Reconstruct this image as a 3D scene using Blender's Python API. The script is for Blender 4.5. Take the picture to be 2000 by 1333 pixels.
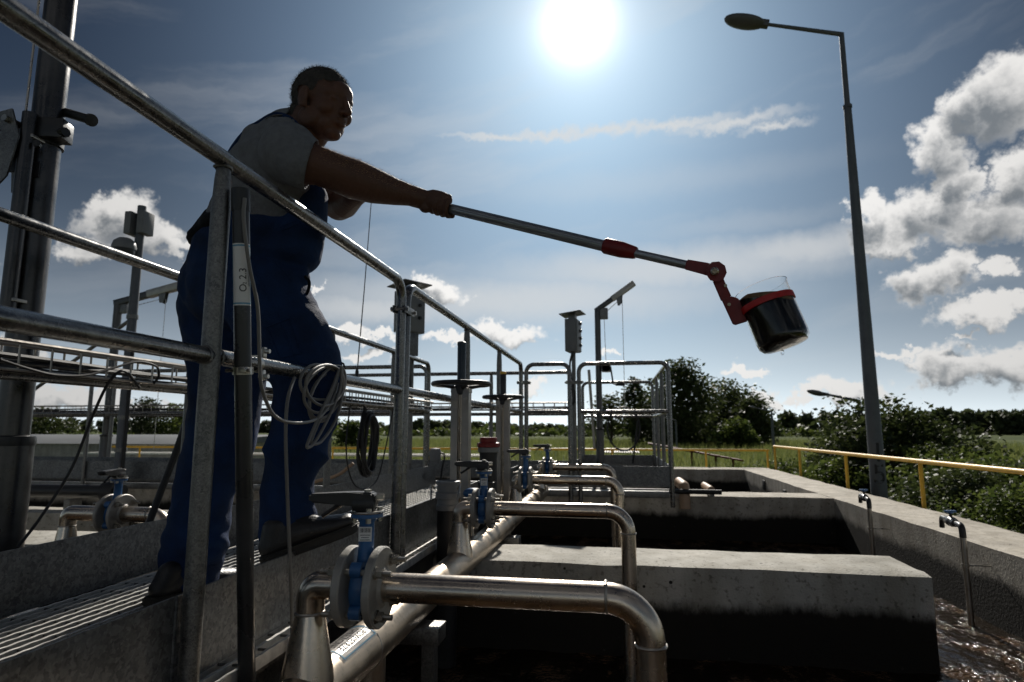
import bpy, bmesh, math, random
import numpy as np
from mathutils import Vector, Matrix, Quaternion, noise as mnoise

random.seed(7)
for o in list(bpy.data.objects):
    bpy.data.objects.remove(o, do_unlink=True)
S = bpy.context.scene
C = S.collection
R = math.radians

# ------------------------------------------------------------------ camera
# X across the walkway, Y along the walkway, Z up; walkway grating at Z = 0
CAM_H, YAW, PITCH, FPX = 0.51, R(9.4), math.atan(171/1200.), 1200.
cam = bpy.data.cameras.new('camera')
cam.sensor_width = 36; cam.lens = 36*FPX/2000.; cam.clip_start = .02; cam.clip_end = 6000
cam.dof.use_dof = True; cam.dof.focus_distance = 1.75; cam.dof.aperture_fstop = 5.0
co = bpy.data.objects.new('camera', cam); C.objects.link(co)
co.location = (0, 0, CAM_H); co.rotation_euler = (R(90)+PITCH, 0, YAW)
S.camera = co

# ------------------------------------------------------------------ light
SUN_EL, SUN_AZ = R(35.3), R(-2.7)      # azimuth from +Y towards +X
SUND = Vector((math.sin(SUN_AZ)*math.cos(SUN_EL), math.cos(SUN_AZ)*math.cos(SUN_EL), math.sin(SUN_EL)))
sl = bpy.data.lights.new('sun', 'SUN'); sl.energy = 5.0; sl.angle = R(.55); sl.color = (1, .94, .85)
so = bpy.data.objects.new('sun', sl); C.objects.link(so)
so.rotation_euler = SUND.to_track_quat('Z', 'Y').to_euler()
so.location = (0, 0, 30)
vs = S.view_settings
vs.view_transform = 'Standard'; vs.look = 'None'; vs.exposure = 0.0; vs.gamma = 1; vs.use_curve_mapping = False
S.render.engine = 'CYCLES'
S.cycles.max_bounces = 7; S.cycles.diffuse_bounces = 3; S.cycles.glossy_bounces = 3; S.cycles.transmission_bounces = 7
S.cycles.use_adaptive_sampling = True; S.cycles.adaptive_threshold = .02; S.cycles.use_denoising = True

def ray(x, y):
    X = (x-1000)/FPX; Y = (666.5-y)/FPX
    up = Y*math.cos(PITCH)+math.sin(PITCH); fw = math.cos(PITCH)-Y*math.sin(PITCH)
    return (X*math.cos(YAW)-fw*math.sin(YAW), X*math.sin(YAW)+fw*math.cos(YAW), up)
def at(x, y, X=None, Y=None, Z=None):
    """a point measured in the photograph, on a plane whose real distance is known"""
    r = ray(x, y)
    t = X/r[0] if X is not None else (Y/r[1] if Y is not None else (Z-CAM_H)/r[2])
    return Vector((t*r[0], t*r[1], t*r[2]+CAM_H))

# ------------------------------------------------------------------ world: Nishita sky, sun aureole, clouds
W = bpy.data.worlds.new('World'); S.world = W; W.use_nodes = True
nt = W.node_tree; N = nt.nodes; L = nt.links
N.clear()
def nd(t, **k):
    n = N.new(t)
    for a, b in k.items(): setattr(n, a, b)
    return n
def put(sock, v):
    if hasattr(v, 'is_output') or isinstance(v, bpy.types.NodeSocket): L.new(v, sock)
    else: sock.default_value = v
def mth(op, a, b=None, c=None, clamp=False):
    n = nd('ShaderNodeMath', operation=op, use_clamp=clamp); put(n.inputs[0], a)
    if b is not None: put(n.inputs[1], b)
    if c is not None: put(n.inputs[2], c)
    return n.outputs[0]
def vm(op, a, b=None, c=None, out=0):
    n = nd('ShaderNodeVectorMath', operation=op); put(n.inputs[0], a)
    if b is not None: put(n.inputs[1], b)
    if c is not None: put(n.inputs[2], c)
    return n.outputs[out]
def sstep(v, lo, hi, olo=0., ohi=1.):
    n = nd('ShaderNodeMapRange', interpolation_type='SMOOTHSTEP')
    put(n.inputs[0], v); n.inputs[1].default_value = lo; n.inputs[2].default_value = hi
    put(n.inputs[3], olo); put(n.inputs[4], ohi)
    return n.outputs[0]
def cmix(f, a, b, bt='MIX'):
    n = nd('ShaderNodeMix', data_type='RGBA', blend_type=bt); put(n.inputs[0], f); put(n.inputs[6], a); put(n.inputs[7], b)
    return n.outputs[2]
tc = nd('ShaderNodeTexCoord').outputs['Generated']
dirv = vm('NORMALIZE', tc)
sx = nd('ShaderNodeSeparateXYZ'); L.new(dirv, sx.inputs[0])
DEG = 180/math.pi
az = mth('MULTIPLY', mth('ARCTAN2', sx.outputs[0], sx.outputs[1]), DEG)
el = mth('MULTIPLY', mth('ARCSINE', sx.outputs[2]), DEG)
ae = nd('ShaderNodeCombineXYZ'); L.new(az, ae.inputs[0]); L.new(el, ae.inputs[1]); ae = ae.outputs[0]
sky = nd('ShaderNodeTexSky', sky_type='NISHITA'); sky.sun_disc = False
sky.sun_elevation = SUN_EL; sky.sun_rotation = SUN_AZ; sky.altitude = 50; sky.air_density = .9; sky.dust_density = 1.3; sky.ozone_density = 1.6
SKY_K = .05
base = vm('SCALE', vm('MULTIPLY', sky.outputs[0], (.25, .44, .64))); base.node.inputs[3].default_value = SKY_K
# thin haze veil brightening towards the horizon
hz = mth('EXPONENT', mth('MULTIPLY', mth('MAXIMUM', el, 0.), -1/10.5))
dsun = vm('DOT_PRODUCT', dirv, tuple(SUND), out=1)
th = mth('MULTIPLY', mth('ARCCOSINE', mth('MINIMUM', dsun, .999999)), DEG)
g1 = mth('MULTIPLY', mth('EXPONENT', mth('MULTIPLY', mth('POWER', mth('DIVIDE', th, 1.6), 1.3), -1.)), 3.0)
g2 = mth('MULTIPLY', mth('EXPONENT', mth('DIVIDE', th, -5.2)), .48)
g3 = mth('MULTIPLY', mth('EXPONENT', mth('DIVIDE', th, -13.5)), .17)
glow = mth('ADD', g1, g2)
far = sstep(th, 8, 42)                         # away from the sun the sky deepens
base = cmix(1., base, cmix(far, (1, 1, 1, 1), (.035, .12, .21, 1)), 'MULTIPLY')
gcol = vm('SCALE', (1., .985, .95)); L.new(glow, gcol.node.inputs[3])
g3c = vm('SCALE', (.80, .97, 1.12)); L.new(g3, g3c.node.inputs[3])
base = vm('ADD', vm('ADD', base, gcol), g3c)
elp = mth('MAXIMUM', el, 0.)
h1 = mth('MULTIPLY', mth('EXPONENT', mth('MULTIPLY', elp, -1/5.2)), sstep(th, 110, 10, .30, 1.15))
h2 = mth('MULTIPLY', mth('EXPONENT', mth('MULTIPLY', elp, -1/16.)), sstep(th, 44, 6, .02, .62))
h3 = mth('MULTIPLY', mth('EXPONENT', mth('MULTIPLY', elp, -1/12.)), .28)
hzc = vm('SCALE', (.94, .97, .96)); L.new(h1, hzc.node.inputs[3])
hzd = vm('SCALE', (.82, .95, .99)); L.new(h2, hzd.node.inputs[3])
hze = vm('SCALE', (.33, .55, .72)); L.new(h3, hze.node.inputs[3])
hzc = vm('ADD', hzc, vm('ADD', hzd, hze))
base = vm('ADD', base, hzc)
# --- clouds
def azel(px, py):
    r = ray(px, py); h = math.hypot(r[0], r[1])
    return math.degrees(math.atan2(r[0], r[1])), math.degrees(math.atan2(r[2], h))
CUM = [(235,425,95,60),(210,398,55,38),(300,462,80,36),(165,480,70,32),(345,478,45,20),
 (1960,190,95,80),(1905,215,75,55),(1840,285,75,55),(1875,345,48,60),(1790,425,115,52),(1925,425,130,55),(1700,425,48,45),(1985,340,70,60),(1850,395,80,50),(1740,470,70,30),
 (2120,250,120,110),(2080,430,100,60),
 (1815,545,78,48),(1865,525,55,42),(1960,520,48,22),(1895,612,95,30),(1975,600,60,26),(1868,662,40,10),
 (1870,725,110,38),(1830,715,60,42),(1970,715,75,48),(1660,765,85,28),(1760,690,40,14),(1600,770,60,14),(2090,690,90,60),
 (865,572,58,28),(835,560,34,22),(1000,652,80,24),(965,645,38,24),(880,655,50,14),(690,642,45,16),(745,655,38,12),(720,690,60,10),
 (1462,718,46,12),(1490,778,58,22),(1045,765,42,17),(1180,690,22,8),(620,560,30,8),
 (110,775,130,30),(250,790,90,18),(30,700,50,30),(-90,760,120,50),(-120,520,120,60),(590,770,60,16)]
nz = nd('ShaderNodeTexNoise', noise_dimensions='3D'); L.new(dirv, nz.inputs['Vector'])
nz.inputs['Scale'].default_value = 13; nz.inputs['Detail'].default_value = 6; nz.inputs['Roughness'].default_value = .58
nz2 = nd('ShaderNodeTexNoise', noise_dimensions='3D'); L.new(dirv, nz2.inputs['Vector'])
nz2.inputs['Scale'].default_value = 52; nz2.inputs['Detail'].default_value = 5; nz2.inputs['Roughness'].default_value = .6
warp = vm('ADD', vm('SCALE', vm('SUBTRACT', nz.outputs['Color'], (.5, .5, .5))), (0, 0, 0)); warp.node.inputs[0].links[0].from_node.inputs[3].default_value = 5.0
warp2 = vm('SCALE', vm('SUBTRACT', nz2.outputs['Color'], (.5, .5, .5))); warp2.node.inputs[3].default_value = 2.6
wv = vm('ADD', vm('MULTIPLY', vm('ADD', warp, warp2), (1, 1, 0)), ae)
wvs = vm('ADD', vm('MULTIPLY', vm('ADD', warp, vm('MULTIPLY', warp2, (.8, .8, 0))), (1, 1, 0)), vm('ADD', ae, (.1, 1.25, 0)))
def field(v, blobs):
    out = None
    for (px, py, rx, ry) in blobs:
        a0, e0 = azel(px, py); a1 = azel(px+10, py)[0]; e1 = azel(px, py-10)[1]
        ix = 1/(rx*(a1-a0)/10); iy = 1/(ry*(e1-e0)/10)
        d = vm('LENGTH', vm('MULTIPLY_ADD', v, (ix, iy, 0), (-a0*ix, -e0*iy, 0)), out=1)
        out = d if out is None else nd_min(out, d)
    return out
def nd_min(a, b):
    n = nd('ShaderNodeMath', operation='MINIMUM'); put(n.inputs[0], a); put(n.inputs[1], b)
    return n.outputs[0]
CLEFT = [b for b in CUM if b[0] < 450]; CRIGHT = [b for b in CUM if b[0] > 1580]
CMID = [b for b in CUM if 450 <= b[0] <= 1580]
CRIGHT += [b for b in CMID if b[0] > 1480]; CMID += [b for b in CRIGHT if b[0] < 1680 and b[0] > 1580]
lum = mth('ADD', sstep(th, 14, 62, .95, .50), sstep(th, 75, 125, 0., .50))  # unseen clouds away from the sun brightened to fill camera-facing surfaces
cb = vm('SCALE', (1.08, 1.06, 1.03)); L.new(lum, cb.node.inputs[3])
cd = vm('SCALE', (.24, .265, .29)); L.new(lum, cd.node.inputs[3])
# --- soft high veils and the old condensation trail
VEIL = [(1000,585,380,44),(1300,525,330,40),(1560,488,200,30),(740,604,190,26)]
VEIL2 = [(1440,440,190,20),(1250,360,330,30)]
TRAIL = [(980,268,110,8),(1080,263,110,9),(1190,254,120,10),(1310,245,120,11),(1430,240,110,12),(1510,248,60,9)]
wl = vm('ADD', vm('MULTIPLY', vm('ADD', vm('MULTIPLY', warp, (.35, .35, 0)), vm('MULTIPLY', warp2, (.35, .35, 0))), (1, 1, 0)), ae)
va = mth('MULTIPLY', sstep(field(wl, VEIL), 1.7, .1), .62)
va2 = mth('MULTIPLY', sstep(field(wl, VEIL2), 1.6, .1), .15)
wt = vm('ADD', vm('MULTIPLY', vm('ADD', vm('MULTIPLY', warp, (.12, .12, 0)), vm('MULTIPLY', warp2, (.75, .75, 0))), (1, 1, 0)), ae)
ta = mth('MULTIPLY', sstep(field(wt, TRAIL), 1.7, .0), .78)
# faint combed cirrus right across the sky
cr = nd('ShaderNodeVectorRotate', rotation_type='Z_AXIS'); L.new(ae, cr.inputs['Vector']); cr.inputs['Angle'].default_value = R(-12)
cn = nd('ShaderNodeTexNoise', noise_dimensions='2D'); L.new(vm('MULTIPLY', vm('ADD', cr.outputs[0], vm('MULTIPLY', warp, (.8, .5, 0))), (.028, .17, 0)), cn.inputs['Vector'])
cn.inputs['Scale'].default_value = 1.; cn.inputs['Detail'].default_value = 5; cn.inputs['Roughness'].default_value = .55
ca = mth('MULTIPLY', sstep(cn.outputs[0], .46, .78), sstep(th, 60, 15, .03, .24))
mask = mth('MAXIMUM', mth('MAXIMUM', mth('MAXIMUM', va, va2), ca), ta)
clear = cmix(mask, base, (.72, .72, .71, 1))
def bgnode(c):
    b = nd('ShaderNodeBackground'); L.new(c, b.inputs[0]); b.inputs[1].default_value = 1.0; return b.outputs[0]
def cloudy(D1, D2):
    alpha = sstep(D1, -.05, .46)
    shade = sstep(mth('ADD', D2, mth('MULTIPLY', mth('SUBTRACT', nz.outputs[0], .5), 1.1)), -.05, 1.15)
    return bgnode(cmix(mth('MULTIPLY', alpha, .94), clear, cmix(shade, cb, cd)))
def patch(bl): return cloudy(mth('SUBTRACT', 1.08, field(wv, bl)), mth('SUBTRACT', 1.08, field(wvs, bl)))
# the sky outside the picture goes on with cumulus, brightened as fill for shaded faces
nb = nd('ShaderNodeTexNoise', noise_dimensions='3D'); L.new(vm('MULTIPLY', dirv, (1, 1, 2.2)), nb.inputs['Vector'])
nb.inputs['Scale'].default_value = 3.2; nb.inputs['Detail'].default_value = 7; nb.inputs['Roughness'].default_value = .55
outm = sstep(mth('ABSOLUTE', mth('ADD', az, 9.4)), 54, 72)
DB = mth('SUBTRACT', mth('MULTIPLY', mth('MULTIPLY', sstep(nb.outputs[0], .53, .7), outm), .9), .03)
def mixs(f, a, b):
    m = nd('ShaderNodeMixShader'); L.new(f, m.inputs[0]); L.new(a, m.inputs[1]); L.new(b, m.inputs[2]); return m.outputs[0]
aL, aR, eT = azel(450, 700)[0], azel(1580, 700)[0], azel(1000, 500)[1]
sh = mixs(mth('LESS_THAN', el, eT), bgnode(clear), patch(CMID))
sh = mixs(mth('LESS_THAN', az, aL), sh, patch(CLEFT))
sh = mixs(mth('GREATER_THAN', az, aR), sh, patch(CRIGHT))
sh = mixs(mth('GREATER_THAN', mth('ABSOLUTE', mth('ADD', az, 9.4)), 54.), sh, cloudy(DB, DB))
wo = nd('ShaderNodeOutputWorld'); L.new(sh, wo.inputs[0])
W.cycles.sampling_method = 'MANUAL'; W.cycles.sample_map_resolution = 512

# ------------------------------------------------------------------ materials
def newmat(name):
    m = bpy.data.materials.new(name); m.use_nodes = True
    return m, m.node_tree.nodes, m.node_tree.links, m.node_tree.nodes['Principled BSDF']
def mat(name, col, rough=.5, metal=0., var=.15, scale=8., bump=0., bscale=60., col2=None, detail=5, rvar=.08, spec=.5, coat=0., stretch=(1, 1, 1), speck=0., lohi=(.35, .65)):
    m, n, l, b = newmat(name)
    tcn = n.new('ShaderNodeTexCoord'); mp = n.new('ShaderNodeMapping'); mp.inputs['Scale'].default_value = stretch
    l.new(tcn.outputs['Object'], mp.inputs[0])
    t = n.new('ShaderNodeTexNoise'); t.inputs['Scale'].default_value = scale; t.inputs['Detail'].default_value = detail; t.inputs['Roughness'].default_value = .6
    l.new(mp.outputs[0], t.inputs['Vector'])
    r = n.new('ShaderNodeValToRGB')
    c2 = col2 or tuple(x*(1+var) for x in col); c1 = col if col2 else tuple(x*(1-var) for x in col)
    r.color_ramp.elements[0].position, r.color_ramp.elements[1].position = lohi
    r.color_ramp.elements[0].color = (*c1, 1); r.color_ramp.elements[1].color = (*c2, 1)
    l.new(t.outputs[0], r.inputs[0])
    colout = r.outputs[0]
    if speck:
        v = n.new('ShaderNodeTexNoise'); v.inputs['Scale'].default_value = scale*9; v.inputs['Detail'].default_value = 3
        l.new(mp.outputs[0], v.inputs['Vector'])
        rr = n.new('ShaderNodeValToRGB'); rr.color_ramp.elements[0].position = .3; rr.color_ramp.elements[1].position = .45
        rr.color_ramp.elements[0].color = (1-speck, 1-speck, 1-speck, 1); rr.color_ramp.elements[1].color = (1, 1, 1, 1)
        l.new(v.outputs[0], rr.inputs[0])
        mx = n.new('ShaderNodeMix'); mx.data_type = 'RGBA'; mx.blend_type = 'MULTIPLY'; mx.inputs[0].default_value = 1
        l.new(colout, mx.inputs[6]); l.new(rr.outputs[0], mx.inputs[7]); colout = mx.outputs[2]
    l.new(colout, b.inputs['Base Color'])
    mr = n.new('ShaderNodeMapRange'); mr.inputs[3].default_value = max(.02, rough-rvar); mr.inputs[4].default_value = min(1, rough+rvar)
    mr.inputs[1].default_value = .3; mr.inputs[2].default_value = .7
    l.new(t.outputs[0], mr.inputs[0]); l.new(mr.outputs[0], b.inputs['Roughness'])
    b.inputs['Metallic'].default_value = metal; b.inputs['Specular IOR Level'].default_value = spec
    if coat: b.inputs['Coat Weight'].default_value = coat; b.inputs['Coat Roughness'].default_value = .15
    if bump:
        t2 = n.new('ShaderNodeTexNoise'); t2.inputs['Scale'].default_value = bscale; t2.inputs['Detail'].default_value = 4
        l.new(mp.outputs[0], t2.inputs['Vector'])
        bp = n.new('ShaderNodeBump'); bp.inputs['Strength'].default_value = bump; bp.inputs['Distance'].default_value = .01
        l.new(t2.outputs[0], bp.inputs['Height']); l.new(bp.outputs[0], b.inputs['Normal'])
    return m
M = {}
def spangle(name, lo, hi, rough, scale=70., big=6., metal=.8, bump=.06):
    """hot-dip zinc: crystal spangle in several greys, dull white bloom and drips"""
    m, n, l, b = newmat(name)
    tcn = n.new('ShaderNodeTexCoord'); P_ = tcn.outputs['Object']
    w = n.new('ShaderNodeTexNoise'); w.inputs['Scale'].default_value = scale*.6; w.inputs['Detail'].default_value = 3; l.new(P_, w.inputs['Vector'])
    va = n.new('ShaderNodeVectorMath'); va.operation = 'MULTIPLY_ADD'; va.inputs[1].default_value = (.022, .022, .022); l.new(w.outputs['Color'], va.inputs[0]); l.new(P_, va.inputs[2])
    v = n.new('ShaderNodeTexVoronoi'); v.inputs['Scale'].default_value = scale; l.new(va.outputs[0], v.inputs['Vector'])
    s = n.new('ShaderNodeSeparateColor'); l.new(v.outputs['Color'], s.inputs[0])
    g = n.new('ShaderNodeTexNoise'); g.inputs['Scale'].default_value = big; g.inputs['Detail'].default_value = 6; g.inputs['Roughness'].default_value = .65; l.new(P_, g.inputs['Vector'])
    f = n.new('ShaderNodeTexNoise'); f.inputs['Scale'].default_value = scale*2.2; f.inputs['Detail'].default_value = 4; l.new(P_, f.inputs['Vector'])
    def mt(op, x, y, z=None):
        q = n.new('ShaderNodeMath'); q.operation = op
        for i_, u in enumerate((x, y, z)):
            if u is None: continue
            if isinstance(u, (int, float)): q.inputs[i_].default_value = u
            else: l.new(u, q.inputs[i_])
        return q.outputs[0]
    t = mt('ADD', mt('MULTIPLY', s.outputs[0], .34), mt('ADD', mt('MULTIPLY', g.outputs[0], .75), mt('MULTIPLY', f.outputs[0], .30)))
    mr = n.new('ShaderNodeMapRange'); mr.inputs[1].default_value = .42; mr.inputs[2].default_value = .98; l.new(t, mr.inputs[0])
    r = n.new('ShaderNodeValToRGB'); r.color_ramp.elements[0].color = (*lo, 1); r.color_ramp.elements[1].color = (*hi, 1); l.new(mr.outputs[0], r.inputs[0])
    l.new(r.outputs[0], b.inputs['Base Color']); b.inputs['Metallic'].default_value = metal
    rr = n.new('ShaderNodeMapRange'); rr.inputs[1].default_value = .3; rr.inputs[2].default_value = .7; rr.inputs[3].default_value = rough-.1; rr.inputs[4].default_value = rough+.14; l.new(g.outputs[0], rr.inputs[0]); l.new(rr.outputs[0], b.inputs['Roughness'])
    bp = n.new('ShaderNodeBump'); bp.inputs['Strength'].default_value = bump; bp.inputs['Distance'].default_value = .006; l.new(f.outputs[0], bp.inputs['Height']); l.new(bp.outputs[0], b.inputs['Normal'])
    return m
M['galv'] = spangle('galvanised_steel', (.09, .09, .09), (.28, .275, .26), .36, 240, 22, .88, .18)
M['rail'] = spangle('galvanised_tube', (.10, .10, .10), (.26, .255, .245), .25, 240, 22, .88, .05)
M['plate'] = spangle('galvanised_plate', (.06, .064, .068), (.25, .258, .262), .46, 120, 7, .75, .05)
M['bar'] = mat('grating_bars', (.66, .65, .61), .42, .3, var=.2, scale=30, rvar=.1)
M['steel'] = mat('stainless_steel', (.60, .52, .43), .27, 1., var=.1, scale=7, bump=.03, bscale=120, rvar=.09, stretch=(1, 1, 1), speck=.12)
M['davit'] = mat('davit_steel', (.095, .092, .09), .33, .95, var=.15, scale=9, bump=.04, bscale=70, rvar=.1, speck=.15)
M['steel_dull'] = mat('dull_stainless', (.40, .37, .33), .38, .95, var=.14, scale=12, bump=.05, bscale=90, rvar=.1)
M['header'] = mat('brushed_header_steel', (.48, .40, .31), .38, .95, var=.16, scale=9, bump=.06, bscale=90, rvar=.1, speck=.18)
M['film'] = mat('printed_film', (.50, .48, .45), .35, .3, var=.06, scale=20)
M['flange'] = mat('grey_cast_flange', (.33, .315, .285), .5, .35, var=.14, scale=14, bump=.15, bscale=80)
M['blue'] = mat('blue_valve_paint', (.02, .10, .26), .38, 0, var=.2, scale=10, bump=.1, bscale=60, coat=.2)
M['black'] = mat('black_plastic', (.014, .014, .015), .38, 0, var=.2, scale=12, bump=.06, bscale=80)
M['rubber'] = mat('black_rubber', (.012, .012, .013), .55, 0, var=.3, scale=20)
M['tube'] = mat('dark_pvc', (.028, .029, .031), .3, 0, var=.2, scale=10, bump=.03)
M['bolt'] = mat('zinc_bolt', (.42, .40, .36), .3, 1., var=.15, scale=30)
M['yellow'] = mat('yellow_paint', (.72, .42, .035), .42, 0, var=.1, scale=6, bump=.06, bscale=50, speck=.12)
M['red'] = mat('red_plastic', (.17, .006, .005), .42, 0, var=.15, scale=20, bump=.08)
M['redlit'] = mat('lit_red_ring', (.50, .012, .010), .4, 0, var=.1)  # brighter copy of the red: light shining through the ring put into its colour
M['redpaint'] = mat('red_oxide_paint', (.12, .018, .014), .6, 0, var=.3, scale=4)
M['alu'] = mat('anodised_pole', (.30, .32, .34), .33, .9, var=.08, scale=15)
M['greybox'] = mat('grey_enclosure', (.17, .176, .18), .5, .1, var=.08, scale=6)
M['white'] = mat('white_sticker', (.78, .78, .76), .5, 0, var=.04, scale=12)
M['stkblue'] = mat('sticker_border_blue', (.12, .34, .50), .5, 0, var=.04)
M['ink'] = mat('black_ink', (.015, .015, .018), .6, 0, var=.05)
M['cable'] = mat('grey_cable', (.17, .165, .155), .45, 0, var=.08, scale=10)
M['shirt'] = mat('grey_cotton', (.15, .158, .172), .9, 0, var=.14, scale=45, bump=.35, bscale=160, spec=.2, detail=8)
M['denim'] = mat('blue_workwear', (.0066, .024, .076), .85, 0, var=.3, scale=9, bump=.3, bscale=180, spec=.25)
M['denimdark'] = mat('black_elastic', (.008, .009, .012), .9, 0, var=.2, scale=14, spec=.2)
M['skin'] = mat('skin', (.092, .043, .027), .55, 0, var=.12, scale=14, bump=.22, bscale=110, spec=.4)
M['hair'] = mat('short_grey_hair', (.045, .040, .036), .8, 0, var=.4, scale=60, bump=.6, bscale=220)
M['shoe'] = mat('black_leather', (.018, .017, .017), .42, 0, var=.2, scale=18, bump=.2, bscale=120)
M['sole'] = mat('shoe_sole', (.030, .027, .022), .8, 0, var=.2, scale=30, bump=.2)
M['lampgrey'] = mat('grey_lamp_housing', (.10, .10, .105), .5, .2, var=.1)
M['post'] = mat('grey_lamp_post', (.115, .125, .14), .55, .4, var=.14, scale=5, bump=.05, speck=.15)
M['bark'] = mat('bark', (.06, .048, .036), .9, 0, var=.3, scale=5, bump=.5, bscale=20)
M['pvc'] = mat('tan_pvc_pipe', (.42, .28, .18), .5, 0, var=.08)
M['glasslens'] = mat('lamp_glass', (.32, .33, .32), .2, 0, var=.05)
M['cover'] = mat('pale_sheet_cover', (.13, .14, .15), .7, .1, var=.1, scale=1.5)

def mat_concrete(name, stain=True, warm=0.):
    m, n, l, b = newmat(name)
    g = n.new('ShaderNodeNewGeometry')
    t = n.new('ShaderNodeTexNoise'); t.inputs['Scale'].default_value = 3.5; t.inputs['Detail'].default_value = 9; t.inputs['Roughness'].default_value = .65
    l.new(g.outputs['Position'], t.inputs['Vector'])
    r = n.new('ShaderNodeValToRGB'); r.color_ramp.elements[0].position = .32; r.color_ramp.elements[1].position = .7
    r.color_ramp.elements[0].color = (.31+warm*.4, .30+warm*.15, .265, 1); r.color_ramp.elements[1].color = (.54+warm*.6, .52+warm*.3, .47, 1)
    l.new(t.outputs[0], r.inputs[0]); col = r.outputs[0]
    p = n.new('ShaderNodeTexNoise'); p.inputs['Scale'].default_value = 48; p.inputs['Detail'].default_value = 5
    l.new(g.outputs['Position'], p.inputs['Vector'])
    pr_ = n.new('ShaderNodeValToRGB'); pr_.color_ramp.elements[0].position = .30; pr_.color_ramp.elements[1].position = .43
    pr_.color_ramp.elements[0].color = (.38, .37, .34, 1); pr_.color_ramp.elements[1].color = (1, 1, 1, 1)
    l.new(p.outputs[0], pr_.inputs[0])
    mx = n.new('ShaderNodeMix'); mx.data_type = 'RGBA'; mx.blend_type = 'MULTIPLY'; mx.inputs[0].default_value = .8
    l.new(col, mx.inputs[6]); l.new(pr_.outputs[0], mx.inputs[7]); col = mx.outputs[2]
    vmap = n.new('ShaderNodeMapping'); vmap.inputs['Scale'].default_value = (9, 9, .7); l.new(g.outputs['Position'], vmap.inputs[0])
    vn = n.new('ShaderNodeTexNoise'); vn.inputs['Scale'].default_value = 1.; vn.inputs['Detail'].default_value = 6; l.new(vmap.outputs[0], vn.inputs['Vector'])
    vr = n.new('ShaderNodeValToRGB'); vr.color_ramp.elements[0].position = .36; vr.color_ramp.elements[1].position = .60
    vr.color_ramp.elements[0].color = (.68, .66, .61, 1); vr.color_ramp.elements[1].color = (1, 1, 1, 1); l.new(vn.outputs[0], vr.inputs[0])
    mxv = n.new('ShaderNodeMix'); mxv.data_type = 'RGBA'; mxv.blend_type = 'MULTIPLY'; mxv.inputs[0].default_value = .7
    l.new(col, mxv.inputs[6]); l.new(vr.outputs[0], mxv.inputs[7]); col = mxv.outputs[2]
    if stain:   # black algae crust up to the high-water mark, with a ragged upper edge
        s = n.new('ShaderNodeSeparateXYZ'); l.new(g.outputs['Position'], s.inputs[0])
        mp = n.new('ShaderNodeMapping'); mp.inputs['Scale'].default_value = (1, 1, .35); l.new(g.outputs['Position'], mp.inputs[0])
        e = n.new('ShaderNodeTexNoise'); e.inputs['Scale'].default_value = 26; e.inputs['Detail'].default_value = 7; e.inputs['Roughness'].default_value = .7
        l.new(mp.outputs[0], e.inputs['Vector'])
        a = n.new('ShaderNodeMath'); a.operation = 'MULTIPLY_ADD'; a.inputs[1].default_value = .075; l.new(e.outputs[0], a.inputs[0])
        e2 = n.new('ShaderNodeTexNoise'); e2.inputs['Scale'].default_value = 2.6; e2.inputs['Detail'].default_value = 5; l.new(g.outputs['Position'], e2.inputs['Vector'])
        a2 = n.new('ShaderNodeMath'); a2.operation = 'MULTIPLY_ADD'; a2.inputs[1].default_value = .16; l.new(e2.outputs[0], a2.inputs[0]); l.new(s.outputs[2], a2.inputs[2])
        a3 = n.new('ShaderNodeMath'); a3.operation = 'SUBTRACT'; a3.inputs[1].default_value = .075; l.new(a2.outputs[0], a3.inputs[0]); l.new(a3.outputs[0], a.inputs[2])
        k = n.new('ShaderNodeMapRange'); k.interpolation_type = 'SMOOTHSTEP'; k.inputs[1].default_value = -.262; k.inputs[2].default_value = -.188; k.inputs[3].default_value = 1; k.inputs[4].default_value = 0
        l.new(a.outputs[0], k.inputs[0])
        mx2 = n.new('ShaderNodeMix'); mx2.data_type = 'RGBA'; l.new(k.outputs[0], mx2.inputs[0]); l.new(col, mx2.inputs[6]); mx2.inputs[7].default_value = (.012, .010, .007, 1)
        col = mx2.outputs[2]
    pv = n.new('ShaderNodeTexVoronoi'); pv.inputs['Scale'].default_value = 17; l.new(g.outputs['Position'], pv.inputs['Vector'])
    ps_ = n.new('ShaderNodeSeparateColor'); l.new(pv.outputs['Color'], ps_.inputs[0])
    pt = n.new('ShaderNodeMath'); pt.operation = 'MULTIPLY_ADD'; l.new(ps_.outputs[0], pt.inputs[0]); pt.inputs[1].default_value = .30; pt.inputs[2].default_value = -.15
    pd = n.new('ShaderNodeMath'); pd.operation = 'LESS_THAN'; l.new(pv.outputs['Distance'], pd.inputs[0]); l.new(pt.outputs[0], pd.inputs[1])
    mxp = n.new('ShaderNodeMix'); mxp.data_type = 'RGBA'; l.new(pd.outputs[0], mxp.inputs[0]); l.new(col, mxp.inputs[6]); mxp.inputs[7].default_value = (.03, .028, .024, 1); col = mxp.outputs[2]
    l.new(col, b.inputs['Base Color']); b.inputs['Roughness'].default_value = .82; b.inputs['Specular IOR Level'].default_value = .35
    q = n.new('ShaderNodeTexNoise'); q.inputs['Scale'].default_value = 95; q.inputs['Detail'].default_value = 6; l.new(g.outputs['Position'], q.inputs['Vector'])
    bp = n.new('ShaderNodeBump'); bp.inputs['Strength'].default_value = .6; bp.inputs['Distance'].default_value = .006
    l.new(q.outputs[0], bp.inputs['Height']); l.new(bp.outputs[0], b.inputs['Normal'])
    return m
M['concrete'] = mat_concrete('tank_concrete')
M['coping'] = mat_concrete('warm_tank_concrete', True, .07)

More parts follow.
